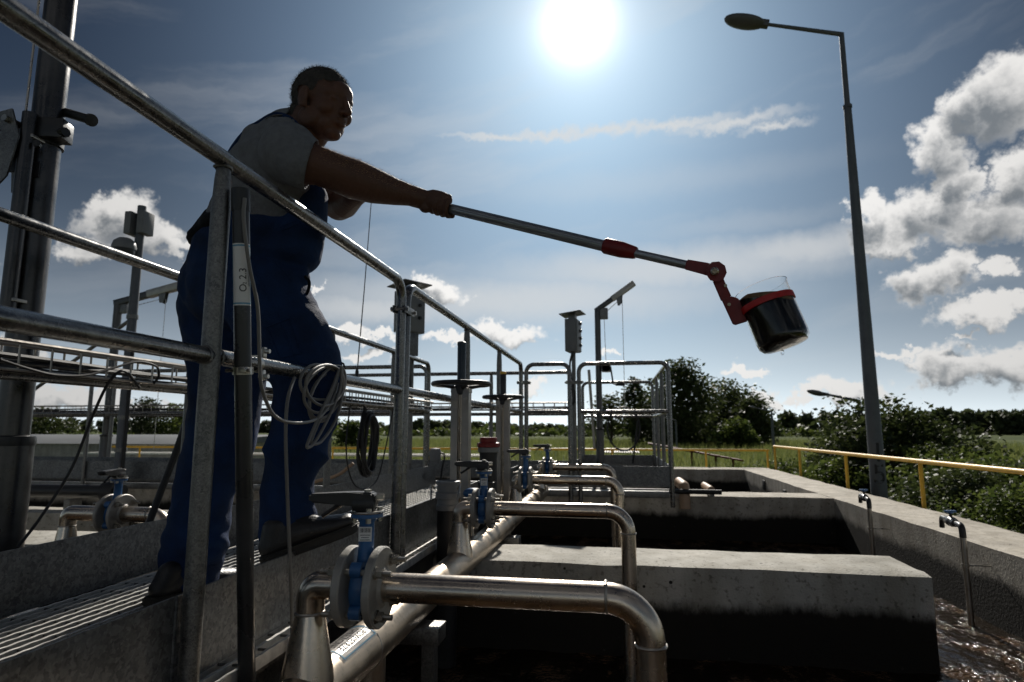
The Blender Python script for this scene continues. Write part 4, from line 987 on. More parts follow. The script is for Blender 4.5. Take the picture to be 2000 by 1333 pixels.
q = at(1320, 822, Y=35); lamp(q.x, 35, .95, .32, 'tiny distant street lamp seen through the platform rail', rb=.05, rt=.04, head=.5, rise=.15)

# ------------------------------------------------------------------ far things beyond the fence
t = thing('red_rack', 'dark red steel rack sloping down behind the yellow railing', 'steel rack', (2.4, 20, GZ))
for k in range(9):
    x = 1.2+k*.29; z = .02-k*.052
    MB().obox((x, 20-k*.06, z), (.34, .9, .05), Matrix.Rotation(R(9), 3, 'Y'), .01).build('rack_board', 'redpaint', t)
for x in (1.5, 2.3, 3.0, 3.5): MB().tube([(x, 19.7, GZ), (x, 19.7, .02-(x-1.2)*.18)], .035, 10).build('rack_leg', 'redpaint', t)
t = thing('tank_cover', 'long pale sheet cover of a farther basin at left', 'tank cover', (-12, 14.5, GZ))
MB().prism([Vector((-24, 13, .15)), Vector((-24, 13.4, .26)), Vector((-24, 16, .34)), Vector((-24, 18.6, .26)), Vector((-24, 19, .15))], (15, 0, 0)).build('cover_sheet', 'cover', t)
MB().box((-23.8, 13.1, GZ), (-9.2, 18.9, .148)).build('basin_wall', 'concrete', t)
# ================================================================== SENSOR TUBE, CABLES, HOSES
t = thing('sensor_tube', 'dark sensor tube marked O2 2.3 clamped to the nearest rail', 'sensor tube', (-.79, 1.25, 0))
s0, s1 = Vector((-.797, 1.172, 1.03)), Vector((-.79, 1.335, -.35)); sdn = (s0-s1).normalized()
MB().tube([s1, s0], .0178, 24).build('tube', 'tube', t)
MB().lathe([(.0178, -.05), (.0192, -.05), (.0192, 0), (.017, .001), (.015, -.02), (.001, -.02)], s0, sdn, 24).build('tube_end', 'black', t)
def on_tube(f): return s1.lerp(s0, f)
# label wrapped round the tube
def wrap(f0, f1, a0, a1, r, m, name):
    q = sdn; u = Vector((.65, -.75, 0)); u = (u-q*u.dot(q)).normalized(); w = q.cross(u); bm = bmesh.new(); rows = []
    for i in range(15):
        an = a0+(a1-a0)*i/14; o = (u*math.cos(an)+w*math.sin(an))*r
        rows.append((bm.verts.new(on_tube(f0)+o), bm.verts.new(on_tube(f1)+o)))
    for p, k in zip(rows, rows[1:]): bm.faces.new((p[0], k[0], k[1], p[1]))
    me = bpy.data.meshes.new(name); bm.to_mesh(me); bm.free(); me.shade_smooth(); return link(name, me, m, t)
wrap(.815, .912, -1.5, 1.15, .0181, 'white', 'label')
for f0, f1, a0, a1 in ((.817, .8195, -1.44, 1.1), (.9075, .910, -1.44, 1.1), (.817, .910, -1.44, -1.33), (.817, .910, 1.0, 1.1)): wrap(f0, f1, a0, a1, .0183, 'stkblue', 'label_border')
def wrap_text(body, size, fc, ac, shift=0.):
    me = text(body, size, 'ink', None, (0, 0, 0), (1, 0, 0), (0, 1, 0)); q = sdn; u = Vector((.65, -.75, 0)); u = (u-q*u.dot(q)).normalized(); w = q.cross(u)
    for v in me.vertices:
        an = ac-v.co.y/.0184; v.co = on_tube(fc)+q*(v.co.x+shift)+(u*math.cos(an)+w*math.sin(an))*.0185
    link('lettering', me, 'ink', t)
wrap_text('O', .021, .845, .02, -.004); wrap_text('2', .011, .845, .2, .0065); wrap_text('2.3', .021, .845, .02, .027)
wrap_text('tlenomierz stref', .0085, .865, .72)
for z in (.662,):
    p = on_tube((z-s1.z)/(s0.z-s1.z))
    MB().lathe([(.0179, -.008), (.0215, -.008), (.0215, .008), (.0179, .008)], p-sdn*.028, sdn, 22).build('pipe_clip', 'bolt', t)
    MB().obox(p+Vector((.012, -.01, -.028)), (.02, .02, .014), None, .003).cyl(p+Vector((-.03, -.012, -.028)), p+Vector((.028, -.012, -.028)), .004, seg=8).build('clip_screw', 'bolt', t)
MB().lathe([(.017, -.007), (.0205, -.007), (.0205, .007), (.017, .007)], (XN, 1.335, RM), (0, 1, 0), 22).build('rail_clip', 'bolt', t)
for s in (-1, 1):
    MB().obox((XN+.022, 1.335, RM+s*.027), (.006, .015, .026), None, .003).build('clip_ear', 'bolt', t)
    MB().cyl((XN+.012, 1.335, RM+s*.030), (XN+.036, 1.335, RM+s*.030), .0055, seg=6).build('clip_bolt', 'bolt', t)

t = thing('sensor_cable', 'thin grey cable coiled on the nearest mid rail beside the sensor tube', 'cable', (XN, 1.6, RM))
def P(x, y, X): return at(x, y, X=X)
run = [P(478, 388, -.775), P(476, 430, -.772), P(487, 520, -.770), P(503, 600, -.770), P(507, 700, -.768), P(512, 760, -.768), P(536, 812, -.77), P(575, 826, -.775), P(620, 818, -.78), P(650, 780, -.785), P(662, 735, -.80)]
MB().tube(spline(run, 8), .0042, 9).build('lead', 'cable', t)
cc = [(604, 745, 30, 60), (622, 760, 34, 70), (632, 775, 30, 60), (640, 792, 26, 72)]
def loop(a, b, wid, X, ph, n=26):
    """long drooping loop between the tie on the rail and a low point"""
    a, b = Vector(a), Vector(b); d = b-a; s = Vector((0, .8, .6)); s = s-d.normalized()*s.dot(d.normalized()); s.normalize(); pts = []
    for k in range(n+1):
        th_ = 2*math.pi*k/n; pts.append((a+b)/2-d/2*math.cos(th_)+s*wid*math.sin(th_)+Vector((.006*math.sin(th_*2+ph), 0, 0)))
    return pts
tie = P(666, 722, -.805)
for i, (ex, ey, rx_, ry_, ro) in enumerate(((634, 752, 37, 40, .35), (630, 762, 33, 48, .5), (640, 768, 28, 56, .45), (626, 748, 40, 34, .25), (637, 776, 30, 50, .4))):
    pts = []
    for k in range(33):
        an = 2*math.pi*k/32; u_, v_ = rx_*math.cos(an), ry_*math.sin(an)+2*math.sin(2*an+i)
        pts.append(P(ex+u_*math.cos(ro)-v_*math.sin(ro), ey+u_*math.sin(ro)+v_*math.cos(ro), -.785-.006*i+.004*math.sin(an*2+i)))
    MB().tube(pts, .0042, 8, cap=False).build('loop', 'cable', t)
for i, pl in enumerate((((667, 716), (664, 760), (642, 815), (616, 862), (603, 874), (601, 866), (622, 815), (648, 760), (662, 722)), ((668, 722), (669, 770), (655, 822), (628, 862), (610, 866), (612, 850), (634, 800), (655, 750), (664, 720)))):
    MB().tube(spline([P(x_, y_, -.778-.008*i) for x_, y_ in pl], 6), .0042, 8).build('loop', 'cable', t)
MB().tube(spline([P(575, 738, -.80), P(562, 780, -.785), P(558, 850, -.782), P(561, 960, -.782), P(565, 1060, -.782), P(569, 1160, -.78), P(570, 1260, -.80), P(566, 1330, -.84)], 8), .0042, 9).build('tail', 'cable', t)
MB().tube(loop(tie+Vector((0, 0, .02)), tie-Vector((0, 0, .03)), .012, 0, 0, 14), .003, 6).build('tie', 'rubber', t)

t = thing('hose_coil', 'coil of black cable hanging from the rail behind the worker', 'hose', (-1.6, 3.87, .42))
cc = at(718, 866, X=-1.61)
for k in range(7):
    pts = []; rx, rz = .105+.011*math.sin(k*2.1), .195+.014*math.cos(k*1.7)
    for i in range(37):
        a = 2*math.pi*i/36; pts.append(cc+Vector((-.02+.008*k+.006*math.sin(a*3+k), rx*math.cos(a), rz*math.sin(a)+.01*math.sin(k))))
    MB().tube(pts, .0095, 8, cap=False).build('turn', 'rubber', t)
MB().tube(spline([at(684, 790, X=-1.62), at(676, 870, X=-1.62), at(684, 930, X=-1.62), at(705, 955, X=-1.62), at(735, 940, X=-1.62), at(752, 880, X=-1.62), at(768, 800, X=-1.64)], 8), .005, 8).build('loose_end', 'rubber', t)
MB().tube([cc+Vector((-.02, 0, .15)), cc+Vector((-.03, 0, .245))], .012, 8).build('strap', 'rubber', t)
t = thing('hose_bundle', 'two black hoses slanting down from the rail behind the worker at left', 'hose', (-1.75, 2.2, .2))
MB().tube(spline([at(381, 775, X=-1.72), at(372, 800, X=-1.72), at(345, 880, X=-1.75), at(318, 950, X=-1.78), at(290, 1025, X=-1.8)], 6), .0135, 10).build('hose', 'rubber', t)
MB().tube(spline([at(384, 790, X=-1.72), at(368, 850, X=-1.74), at(352, 900, X=-1.76), at(346, 960, X=-1.78), at(345, 1010, X=-1.78)], 6), .011, 10).build('hose', 'rubber', t)
t = thing('loose_cable', 'loose thin cable looping from the cable tray down to the left toe board', 'cable', (-1.6, 1.7, .5))
MB().tube(spline([at(0, 703, X=-1.58), at(60, 722, X=-1.57), at(110, 733, X=-1.57), at(170, 733, X=-1.57), at(225, 718, X=-1.57), at(270, 707, X=-1.57), at(305, 716, X=-1.57), at(310, 735, X=-1.57), at(300, 750, X=-1.585)], 8), .0040, 8).build('loop', 'rubber', t)
MB().tube(spline([at(272, 757, X=-1.6), at(250, 730, X=-1.57), at(232, 727, X=-1.56), at(208, 755, X=-1.6), at(180, 815, X=-1.66), at(140, 915, X=-1.70), at(80, 1010, X=-1.72), at(34, 1070, X=-1.72)], 8), .0046, 8).build('drop', 'rubber', t)
t = thing('whip_aerial', 'thin whip aerial rising from the rail behind the worker', 'aerial', (-1.67, 3.8, .66))
MB().tube([at(697, 735, X=-1.672), at(712, 560, X=-1.672), at(727, 372, X=-1.672)], [.0042, .0035, .0028], 7).build('rod', 'black', t)
MB().lathe([(.001, -.03), (.012, -.03), (.012, .03), (.006, .05), (.004, .05)], at(697, 735, X=-1.672), (0, 0, 1), 12).build('foot', 'black', t)
t = thing('pale_hose', 'pale hose end lying behind the rear toe board under the hose coil', 'hose', (-2, 4.6, 0))
MB().tube(spline([at(560, 958, X=-2.3), at(620, 940, X=-2.1), at(660, 928, X=-1.95), at(690, 905, X=-1.85)], 6), .012, 10).build('hose', 'pvc', t)
t = thing('black_cable_loop', 'black cable loop hanging on the davit platform rail', 'cable', (-.1, 7.9, .4))
cc = at(1218, 838, Y=7.9)
MB().tube([cc+Vector((.2*math.cos(a), 0, .27*math.sin(a))) for a in np.linspace(0, 6.28, 30)], .011, 8).build('loop', 'rubber', t)
MB().tube([cc+Vector((.18, 0, .1)), at(1236, 905, Y=7.9)], .011, 8).build('tail', 'rubber', t)

# ================================================================== SAMPLING POLE WITH BEAKER
t = thing('sampling_dipper', 'telescopic sampling pole with red joints holding a beaker of black liquid', 'sampler', at(850, 398, Y=1.72))
ha = at(672, 358, Y=1.80); hb = at(1205, 487, Y=1.60); hc = at(1350, 520, Y=1.55)
MB().tube([ha, hb], .0142, 22).build('outer_tube', 'alu', t)
u = (hb-ha).normalized(); sd_ = u.cross(Vector((0, 0, 1))).normalized(); uu = sd_.cross(u)
for k in range(10):
    a = 2*math.pi*k/10; o = (sd_*math.cos(a)+uu*math.sin(a))*.0142
    MB().tube([ha+o, hb+o], .0011, 5).build('flute', 'alu', t)
MB().tube([hb, hc], .0112, 20).build('inner_tube', 'alu', t)
g0, g1 = at(1180, 480, Y=1.61), at(1243, 495, Y=1.59)
MB().tube([g0, g0.lerp(g1, .05), g0.lerp(g1, .55), g0.lerp(g1, .95), g1], [.019, .0215, .0215, .0165, .0145], 18).build('clamp_sleeve', 'red', t)
j0, jc = at(1338, 517, Y=1.555), at(1398, 531, Y=1.535)
vdir = Vector(ray(1398, 531)).normalized()
def flat(pts, Y, th, m, name, parent, bev=.0025):
    q = [at(x, y, Y=Y) for x, y in pts]; mb = MB(); mb.prism([p-vdir*th/2 for p in q], vdir*th)
    bmesh.ops.bevel(mb.bm, geom=mb.bm.edges[:], offset=bev, segments=2, affect='EDGES'); return mb.build(name, m, parent)
flat([(1342, 507), (1384, 514), (1404, 522), (1408, 540), (1388, 541), (1378, 536), (1337, 527)], 1.548, .03, 'red', 'fork', t)
n = 9; wh = MB()
pr2 = []
for k in range(n*4):
    a = 2*math.pi*k/(n*4); r_ = 18.5 if (k//2) % 2 else 20.5; pr2.append((1399+r_*math.cos(a), 531+r_*math.sin(a)))
flat(pr2, 1.53, .022, 'red', 'hinge_knob', t, .0012)
MB().lathe([(.001, 0), (.010, 0), (.010, .008), (.006, .011), (.001, .011)], at(1396, 530, Y=1.515), -vdir, 18).build('hinge_pin', 'bolt', t)
flat([(1391, 548), (1411, 540), (1429, 580), (1409, 590)], 1.54, .018, 'red', 'link', t)
flat([(1409, 586), (1427, 578), (1436, 583), (1445, 584), (1447, 598), (1458, 605), (1460, 628), (1434, 636), (1431, 634)], 1.535, .016, 'red', 'bracket', t)
for x, y in ((1417, 558), (1424, 595)): MB().cyl(at(x, y, Y=1.525), at(x, y, Y=1.522), .004, seg=10).build('screw', 'bolt', t)
# beaker: axis leans with the bracket
bt, bb = at(1487, 566, Y=1.535), at(1535, 678, Y=1.535); ax_ = (bb-bt).normalized()
rv = (at(1538, 549, Y=1.52)-at(1438, 584, Y=1.55)); br = rv.length/2; hgt = (bb-bt).length
ax_ = (ax_-vdir*.14).normalized()              # base swings a little towards the viewer
def lat(prof, m, name, parent, o=bt, seg=48):
    return MB().lathe(prof, o, ax_, seg).build(name, m, parent)
th_ = .0022
bk = lat([(br*1.03, -.003), (br*1.0, .002), (br*.985, .012), (br*.985, hgt-.022), (br*.95, hgt-.009), (br*.84, hgt-.001), (.001, hgt),
     (.001, hgt-th_), (br*.83, hgt-th_-.001), (br*.93, hgt-.012), (br*.985-th_, hgt-.024), (br*.985-th_, .012), (br*1.0-th_, .002), (br*1.03-th_, -.003), (br*1.03, -.003)], 'glass', 'beaker', t)
mb = MB(); ri = br*.985-th_-.0006
mb.lathe([(.001, .01), (ri, .01), (ri, hgt-.025), (br*.93-.001, hgt-.0125), (br*.82, hgt-th_-.002), (.001, hgt-th_-.0016)], bt, ax_, 48)
bmesh.ops.remove_doubles(mb.bm, verts=mb.bm.verts, dist=2e-4)
lv_ = at(1490, 580, Y=1.535)
geo = mb.bm.verts[:]+mb.bm.edges[:]+mb.bm.faces[:]
res = bmesh.ops.bisect_plane(mb.bm, geom=geo, plane_co=lv_, plane_no=(0, 0, 1), clear_outer=True)
ed = [e for e in res['geom_cut'] if isinstance(e, bmesh.types.BMEdge)]
bmesh.ops.edgeloop_fill(mb.bm, edges=ed)
fm = MB(); fm.bm.free(); fm.bm = mb.bm.copy()
for q_, keep in ((mb, 'clear_outer'), (fm, 'clear_inner')):
    rs_ = bmesh.ops.bisect_plane(q_.bm, geom=q_.bm.verts[:]+q_.bm.edges[:]+q_.bm.faces[:], plane_co=lv_-Vector((0, 0, .014 if keep == 'clear_outer' else .0135)), plane_no=(.10, 0, 1), **{keep: True})
    bmesh.ops.edgeloop_fill(q_.bm, edges=[e for e in rs_['geom_cut'] if isinstance(e, bmesh.types.BMEdge)])
mb.build('sample_liquid', 'liquid', bk, 40); fm.build('foam', 'foam', bk, 40)
rg = lat([(br*.99, .032), (br*1.035, .032), (br*1.04, .034), (br*1.04, .045), (br*1.035, .047), (br*.99, .047), (br*.99, .032)], 'redlit', 'holder_ring', t)
MB().ell(bb+ax_*.002-sd_*.0+Vector((-.012, -.01, -.012)), (.004, .004, .007)).build('drip', 'glass', bk)

# ================================================================== PERSON
_b = bmesh.new(); bmesh.ops.create_icosphere(_b, subdivisions=3, radius=1.)
_b.verts.index_update(); USV = np.array([v.co[:] for v in _b.verts]); USF = np.array([[v.index for v in f.verts] for f in _b.faces]); _b.free()
def vox(prims, voxel, smooth=6, disp=0., dscale=20., seed=0., fold=None):
    """overlapping ellipsoids / tapering chains fused into ONE continuous surface"""
    VV = []; FF = []; off = 0
    def put_e(c, rad, rot):
        nonlocal off
        q = USV*np.array(rad)
        if rot is not None: q = q @ np.array(rot).T
        VV.append(q+np.array(c)); FF.append(USF+off); off += len(USV)
    for p in prims:
        if p[0] == 'e': put_e(p[1], p[2], p[3] if len(p) > 3 else None)
        else:
            nodes = p[1]; rot = p[2] if len(p) > 2 else None
            for (a, ra), (b, rb) in zip(nodes, nodes[1:]):
                a, b = Vector(a), Vector(b); ra = Vector(ra if hasattr(ra, '__len__') else (ra,)*3); rb = Vector(rb if hasattr(rb, '__len__') else (rb,)*3)
                n_ = max(2, int((b-a).length/(min(min(ra), min(rb))*.25)))
                for k in range(n_+1): put_e(a.lerp(b, k/n_), ra.lerp(rb, k/n_), rot)
    V_ = np.concatenate(VV); F_ = np.concatenate(FF); me = bpy.data.meshes.new('tmp')
    me.vertices.add(len(V_)); me.vertices.foreach_set('co', V_.ravel()); me.loops.add(F_.size); me.loops.foreach_set('vertex_index', F_.ravel().astype(np.int32))
    me.polygons.add(len(F_)); me.polygons.foreach_set('loop_start', (np.arange(len(F_))*3).astype(np.int32)); me.update(calc_edges=True)
    o = bpy.data.objects.new('tmp', me); C.objects.link(o)
    r = o.modifiers.new('r', 'REMESH'); r.mode = 'VOXEL'; r.voxel_size = voxel
    s = o.modifiers.new('s', 'SMOOTH'); s.factor = .5; s.iterations = smooth
    out = bpy.data.meshes.new_from_object(o.evaluated_get(bpy.context.evaluated_depsgraph_get()))
    bpy.data.objects.remove(o, do_unlink=True)
    if disp or fold:
        nrm = [v.normal.copy() for v in out.vertices]
        for v, q in zip(out.vertices, nrm):
            d = 0.
            if disp: d += disp*mnoise.fractal(v.co*dscale+Vector((seed, 0, 0)), 1., 2., 3)
            if fold: d += fold(v.co)
            v.co += q*d
    out.shade_smooth(); out.materials.clear()
    return out
def W_(x, y, Y): return at(x, y, Y=Y)
def ps(x, y, Y):    # metres per photo pixel at that place
    p = at(x, y, Y=Y); fw = -p.x*math.sin(YAW)+p.y*math.cos(YAW); return (fw*math.cos(PITCH)+(p.z-CAM_H)*math.sin(PITCH))/FPX
def nodep(x, y, Y, r, ry=None, rz=None):
    k = ps(x, y, Y)
    return (W_(x, y, Y), (r*k, (ry if ry else r)*k, (rz if rz else r)*k))
man = thing('person', 'person in grey t-shirt and blue dungarees reaching over the rail with a sampling pole', 'person', (-1.15, 1.75, 0))

# ---- body: head, neck, arms, hands, trunk and legs are one surface
hd = W_(630, 206, 1.66)
fF = Vector((.93, -.30, -.20)).normalized(); fS = fF.cross(Vector((0, 0, 1))).normalized(); fU = fS.cross(fF)   # forward, right side, up
tilt = Matrix.Rotation(R(0), 3, fF); HR = Matrix((fF, fS, fU)).transposed()
def H(f, s, u): return hd+fF*f+fS*s+fU*u
hk = .98
def HE(f, s, u, a, b, c_): return ('e', H(f*hk, s*hk, u*hk), (a*hk, b*hk, c_*hk), HR)
head = [HE(-.014, 0, .030, .098, .077, .084), HE(.030, 0, -.020, .066, .064, .080), HE(.036, 0, -.070, .052, .054, .042), HE(.066, 0, -.096, .026, .028, .020),
        HE(.046, .026, .020, .044, .036, .026), HE(.046, -.026, .020, .044, .036, .026), HE(.074, 0, .034, .022, .044, .034),
        HE(.056, .040, -.028, .032, .024, .026), HE(.056, -.040, -.028, .032, .024, .026), HE(.010, .052, -.060, .046, .018, .036), HE(.010, -.052, -.060, .046, .018, .036),
        HE(.076, 0, -.056, .022, .032, .026), HE(.098, 0, -.052, .007, .022, .006), HE(.096, 0, -.066, .008, .020, .007),
        HE(-.002, .078, -.008, .021, .008, .033), HE(-.002, -.078, -.008, .021, .008, .033), HE(.008, .074, -.030, .010, .007, .012),
        ('c', [(H(.088, 0, .014), .009), (H(.104, 0, -.012), .0105), (H(.113, 0, -.028), .0125)]), HE(.100, .011, -.032, .011, .008, .008), HE(.100, -.011, -.032, .011, .008, .008),
        HE(.078, .031, .003, .012, .016, .009), HE(.078, -.031, .003, .012, .016, .009)]
neck0 = W_(588, 262, 1.70)
neck = [('c', [(H(-.035, 0, -.035), .060), (H(-.035, 0, -.085), .060), (neck0, .070), (W_(560, 300, 1.72), .085)])]
trunk = [('c', [nodep(552, 310, 1.72, 70), nodep(535, 380, 1.74, 78), nodep(505, 460, 1.76, 84), nodep(478, 550, 1.76, 88)])]
legs = [('c', [nodep(510, 590, 1.68, 62), nodep(600, 725, 1.70, 48), nodep(565, 960, 1.67, 34), nodep(560, 1040, 1.66, 32), nodep(600, 1050, 1.69, 26)]),
        ('c', [nodep(440, 590, 1.84, 62), nodep(440, 780, 1.84, 48), nodep(385, 1040, 1.80, 36), nodep(368, 1140, 1.80, 30), nodep(400, 1148, 1.88, 24)])]
aY = [1.53, 1.55, 1.58, 1.63, 1.67, 1.70, 1.72]
rarm = [('c', [nodep(588, 316, 1.54, 44), nodep(620, 324, 1.555, 38), nodep(655, 337, 1.58, 37), nodep(692, 351, 1.615, 39), nodep(728, 363, 1.645, 34.5), nodep(770, 375, 1.68, 26), nodep(800, 382, 1.70, 20.5), nodep(820, 388, 1.715, 20)])]
larm = [('c', [nodep(600, 345, 1.93, 36), nodep(632, 380, 1.96, 31), nodep(662, 402, 1.97, 29), nodep(672, 400, 1.93, 27), nodep(690, 385, 1.86, 22), nodep(712, 374, 1.815, 16)])]
# hands: palm, five fingers closed round the pole
def grip(hx, dirx, Yc, pole_a, pole_b, near=-1, thumb=True, w=.080, back_px=None):
    pa, pb = Vector(pole_a), Vector(pole_b); d = (pb-pa).normalized()
    c = pa+d*((Vector(hx)-pa).dot(d))           # hand centre on the pole axis
    up = (Vector((0, 0, 1))-d*d.z).normalized(); nr = d.cross(up); nr = nr if nr.y*near > 0 else -nr
    out = []
    R0 = .0165
    out.append(('e', c+up*.024+nr*.010-d*.006, (.050, .020, .020), Matrix((d, nr, up)).transposed()))
    out.append(('e', c+up*.012+nr*.020-d*.014, (.040, .014, .028), Matrix((d, nr, up)).transposed()))
    out.append(('e', c-up*.012+nr*.014-d*.036, (.024, .016, .022), Matrix((d, nr, up)).transposed()))
    for k, (o, r, dr) in enumerate(((.039, .0084, 0), (.0195, .0088, 2), (.000, .0085, 2), (-.0185, .0076, 0))):
        pts = []
        for j in range(9):
            a = R(82-j*29); rad = R0+r*.8+(.003 if j == 2 else 0)
            pts.append((c+d*(o+.010*(1-j/8)*0)+nr*rad*math.cos(a)+up*(rad*math.sin(a)+.0), r*(1.1-.035*j)))
        pts[0] = (c+d*(o-.012)+up*.032+nr*.006, r*1.12)
        out.append(('c', pts))
    if thumb:
        out.append(('c', [(c-d*.030+up*.018-nr*.006, .0125), (c+d*.002+up*.012-nr*.025, .0115), (c+d*.030-up*.006-nr*.025, .0100), (c+d*.046-up*.016-nr*.014, .0088)]))
    return out, c, d, up, nr
hand_r, hc_, hd_, hu_, hn_ = grip(at(858, 402, Y=1.72), 1, 1.72, ha, hb)
hand_l, *_ = grip(at(722, 371, Y=1.79), 1, 1.79, ha, hb, near=1)
rarm.append(('c', [nodep(806, 383, 1.705, 20), (hc_-hd_*.045+hu_*.010+hn_*.006, .026), (hc_-hd_*.022+hu_*.018+hn_*.008, .026)]))
body = vox(head+neck+trunk+legs+rarm+larm+hand_r+hand_l, .0030, 4)
link('body', body, 'skin', man)

# ---- hair: short cap over the back and top of the skull
hm = vox([HE(-.016, 0, .032, .1005, .080, .087), HE(-.055, 0, -.030, .058, .060, .050)], .0042, 3, .0028, 90)
bm = bmesh.new(); bm.from_mesh(hm)
def hairkeep(co):
    q = co-hd; f, s, u = q.dot(fF), q.dot(fS), q.dot(fU)
    line = .050+.10*max(0, f-.03)-.25*max(0, abs(s)-.03) if f > .035 else (-.006+1.1*max(0, f-.006) if f > -.004 else -.085+.25*max(0, f+.05))
    if -.030 < f < -.004 and u < .024 and abs(s) > .04: return False
    return u > line+.004*math.sin(f*300+s*220)
bmesh.ops.delete(bm, geom=[v for v in bm.verts if not hairkeep(v.co)], context='VERTS'); bm.to_mesh(hm); bm.free()
hm.materials.clear(); link('hair', hm, 'hair', man)

# ---- T-shirt
TR = Matrix.Rotation(R(35), 3, 'Z')
def shirt_fold(co): return .0028*math.sin(co.z*70+co.x*40+2.5*mnoise.noise(co*9))*max(0, mnoise.noise(co*6)+.25)
k0 = ps(550, 300, 1.72)
def SH(x, y, Y, a, b, c_): kk = ps(x, y, Y); return (W_(x, y, Y), (a*kk, b*kk, c_*kk))
sh = vox([('c', [SH(556, 292, 1.71, 62, 108, 52), SH(540, 340, 1.72, 92, 118, 66), SH(524, 400, 1.735, 98, 112, 66), SH(510, 445, 1.75, 101, 102, 56), SH(500, 490, 1.75, 94, 94, 40)], TR),
          ('c', [SH(520, 292, 1.74, 52, 80, 44), SH(480, 350, 1.76, 40, 80, 60)], TR),
          ('c', [(W_(566, 262, 1.72), .078), (W_(582, 255, 1.705), .072)]),
          ('c', [nodep(566, 300, 1.56, 58), nodep(590, 318, 1.545, 50), nodep(606, 325, 1.55, 45)]),
          ('c', [nodep(585, 335, 1.90, 46), nodep(618, 368, 1.945, 39), nodep(630, 378, 1.955, 36)])], .007, 5, .0035, 14, 3, shirt_fold)
bm = bmesh.new(); bm.from_mesh(sh)
e0, ed_ = W_(606, 325, 1.55), (W_(655, 337, 1.58)-W_(588, 316, 1.54)).normalized()       # sleeve hem, near arm
e1, ed2 = W_(630, 379, 1.955), (W_(662, 402, 1.97)-W_(600, 345, 1.93)).normalized()
nk = (H(-.03, 0, -.09)-neck0).normalized(); nc = neck0+nk*.002
dl = [v for v in bm.verts if ((v.co-e0).dot(ed_) > 0 and (v.co-e0).length < .10) or ((v.co-e1).dot(ed2) > 0 and (v.co-e1).length < .1) or ((v.co-nc).dot(nk) > .006 and (v.co-nc).length < .13 and v.co.z > nc.z-.05)]
bmesh.ops.delete(bm, geom=dl, context='VERTS')
for v in bm.verts:                      # trim hems to a clean line
    if not v.is_boundary: continue
    for (c0, dd, rad) in ((e0, ed_, .13), (e1, ed2, .13), (nc+nk*.006, nk, .14)):
        if (v.co-c0).length < rad and abs((v.co-c0).dot(dd)) < .02: v.co -= dd*(v.co-c0).dot(dd)
bm.to_mesh(sh); bm.free()
sh.shade_smooth(); so_ = link('t_shirt', sh, 'shirt', man)
sm = so_.modifiers.new('cloth thickness', 'SOLIDIFY'); sm.thickness = .0025; sm.offset = 0

# ---- dungarees: trousers, seat and bib as one garment
def fold_t(co):
    a = .0115*(1-2*abs(math.sin(co.z*21+co.x*19+co.y*6+2.6*mnoise.noise(co*4.2)))**.7)*max(0, mnoise.noise(co*3.2+Vector((4, 0, 0)))+.22)
    low = max(0, 1-abs(co.z-.16)/.14)            # gathers above the shoes
    return a+low*.0042*math.sin(co.z*95+co.x*25+5.5*mnoise.noise(co*7))
tz = vox([('c', [SH(512, 456, 1.75, 104, 108, 26), SH(500, 482, 1.75, 112, 108, 36), SH(486, 520, 1.76, 112, 106, 60), SH(478, 562, 1.76, 108, 110, 62), SH(470, 600, 1.76, 92, 110, 50)], TR),
          ('e', *SH(432, 560, 1.78, 68, 90, 78)),
          ('c', [nodep(520, 585, 1.68, 84), nodep(556, 650, 1.685, 82), nodep(590, 705, 1.69, 74), nodep(604, 742, 1.69, 67), nodep(597, 800, 1.685, 63), nodep(583, 860, 1.68, 62), nodep(566, 940, 1.67, 52), nodep(557, 1000, 1.665, 47), nodep(557, 1042, 1.665, 48)]),
          ('e', *nodep(580, 1012, 1.68, 36)), ('e', *nodep(545, 1058, 1.65, 34)),
          ('c', [nodep(440, 600, 1.84, 84), nodep(444, 700, 1.84, 74), nodep(442, 790, 1.835, 68), nodep(432, 860, 1.83, 65), nodep(398, 960, 1.815, 56), nodep(382, 1060, 1.81, 60), nodep(374, 1108, 1.805, 58), nodep(372, 1138, 1.805, 53)]),
          ('c', [SH(560, 500, 1.72, 66, 74, 40), SH(578, 470, 1.72, 54, 66, 40), SH(600, 425, 1.735, 38, 62, 50), SH(612, 395, 1.75, 26, 56, 36)], TR),
          ('e', *nodep(574, 545, 1.69, 30))], .0075, 4, .005, 9, 7, fold_t)
dg = link('dungarees', tz, 'denim', man)
# sewn lines, pockets and buckles follow the cloth
from mathutils.bvhtree import BVHTree
def onto(me, pts, lift=.001):
    bv = BVHTree.FromPolygons([v.co for v in me.vertices], [p.vertices for p in me.polygons]); out = []
    o_ = Vector((0, 0, CAM_H))
    for (x_, y_) in pts:
        d_ = Vector(ray(x_, y_)).normalized(); h_ = bv.ray_cast(o_, d_)
        if h_[0] is not None: out.append(h_[0]-d_*lift)
    return out
def dense(pts, n=7):
    return [(p[0]+(q[0]-p[0])*k/n, p[1]+(q[1]-p[1])*k/n) for p, q in zip(pts, pts[1:]) for k in range(n)]+[pts[-1]]
for pl in ([(492, 520), (540, 610), (582, 715), (590, 800), (572, 900), (552, 1000)], [(545, 700), (600, 712), (664, 716)], [(548, 800), (590, 806), (640, 800)],
           [(505, 498), (545, 520), (572, 552)], [(392, 590), (430, 600)], [(420, 640), (432, 760), (412, 880), (376, 1040)], [(330, 1105), (375, 1112), (424, 1104)], [(545, 445), (580, 430), (604, 392)], [(548, 452), (583, 438), (608, 400)]):
    q_ = onto(tz, dense(pl))
    if len(q_) > 2: MB().tube(q_, .0016, 6).build('seam', 'denim', dg)
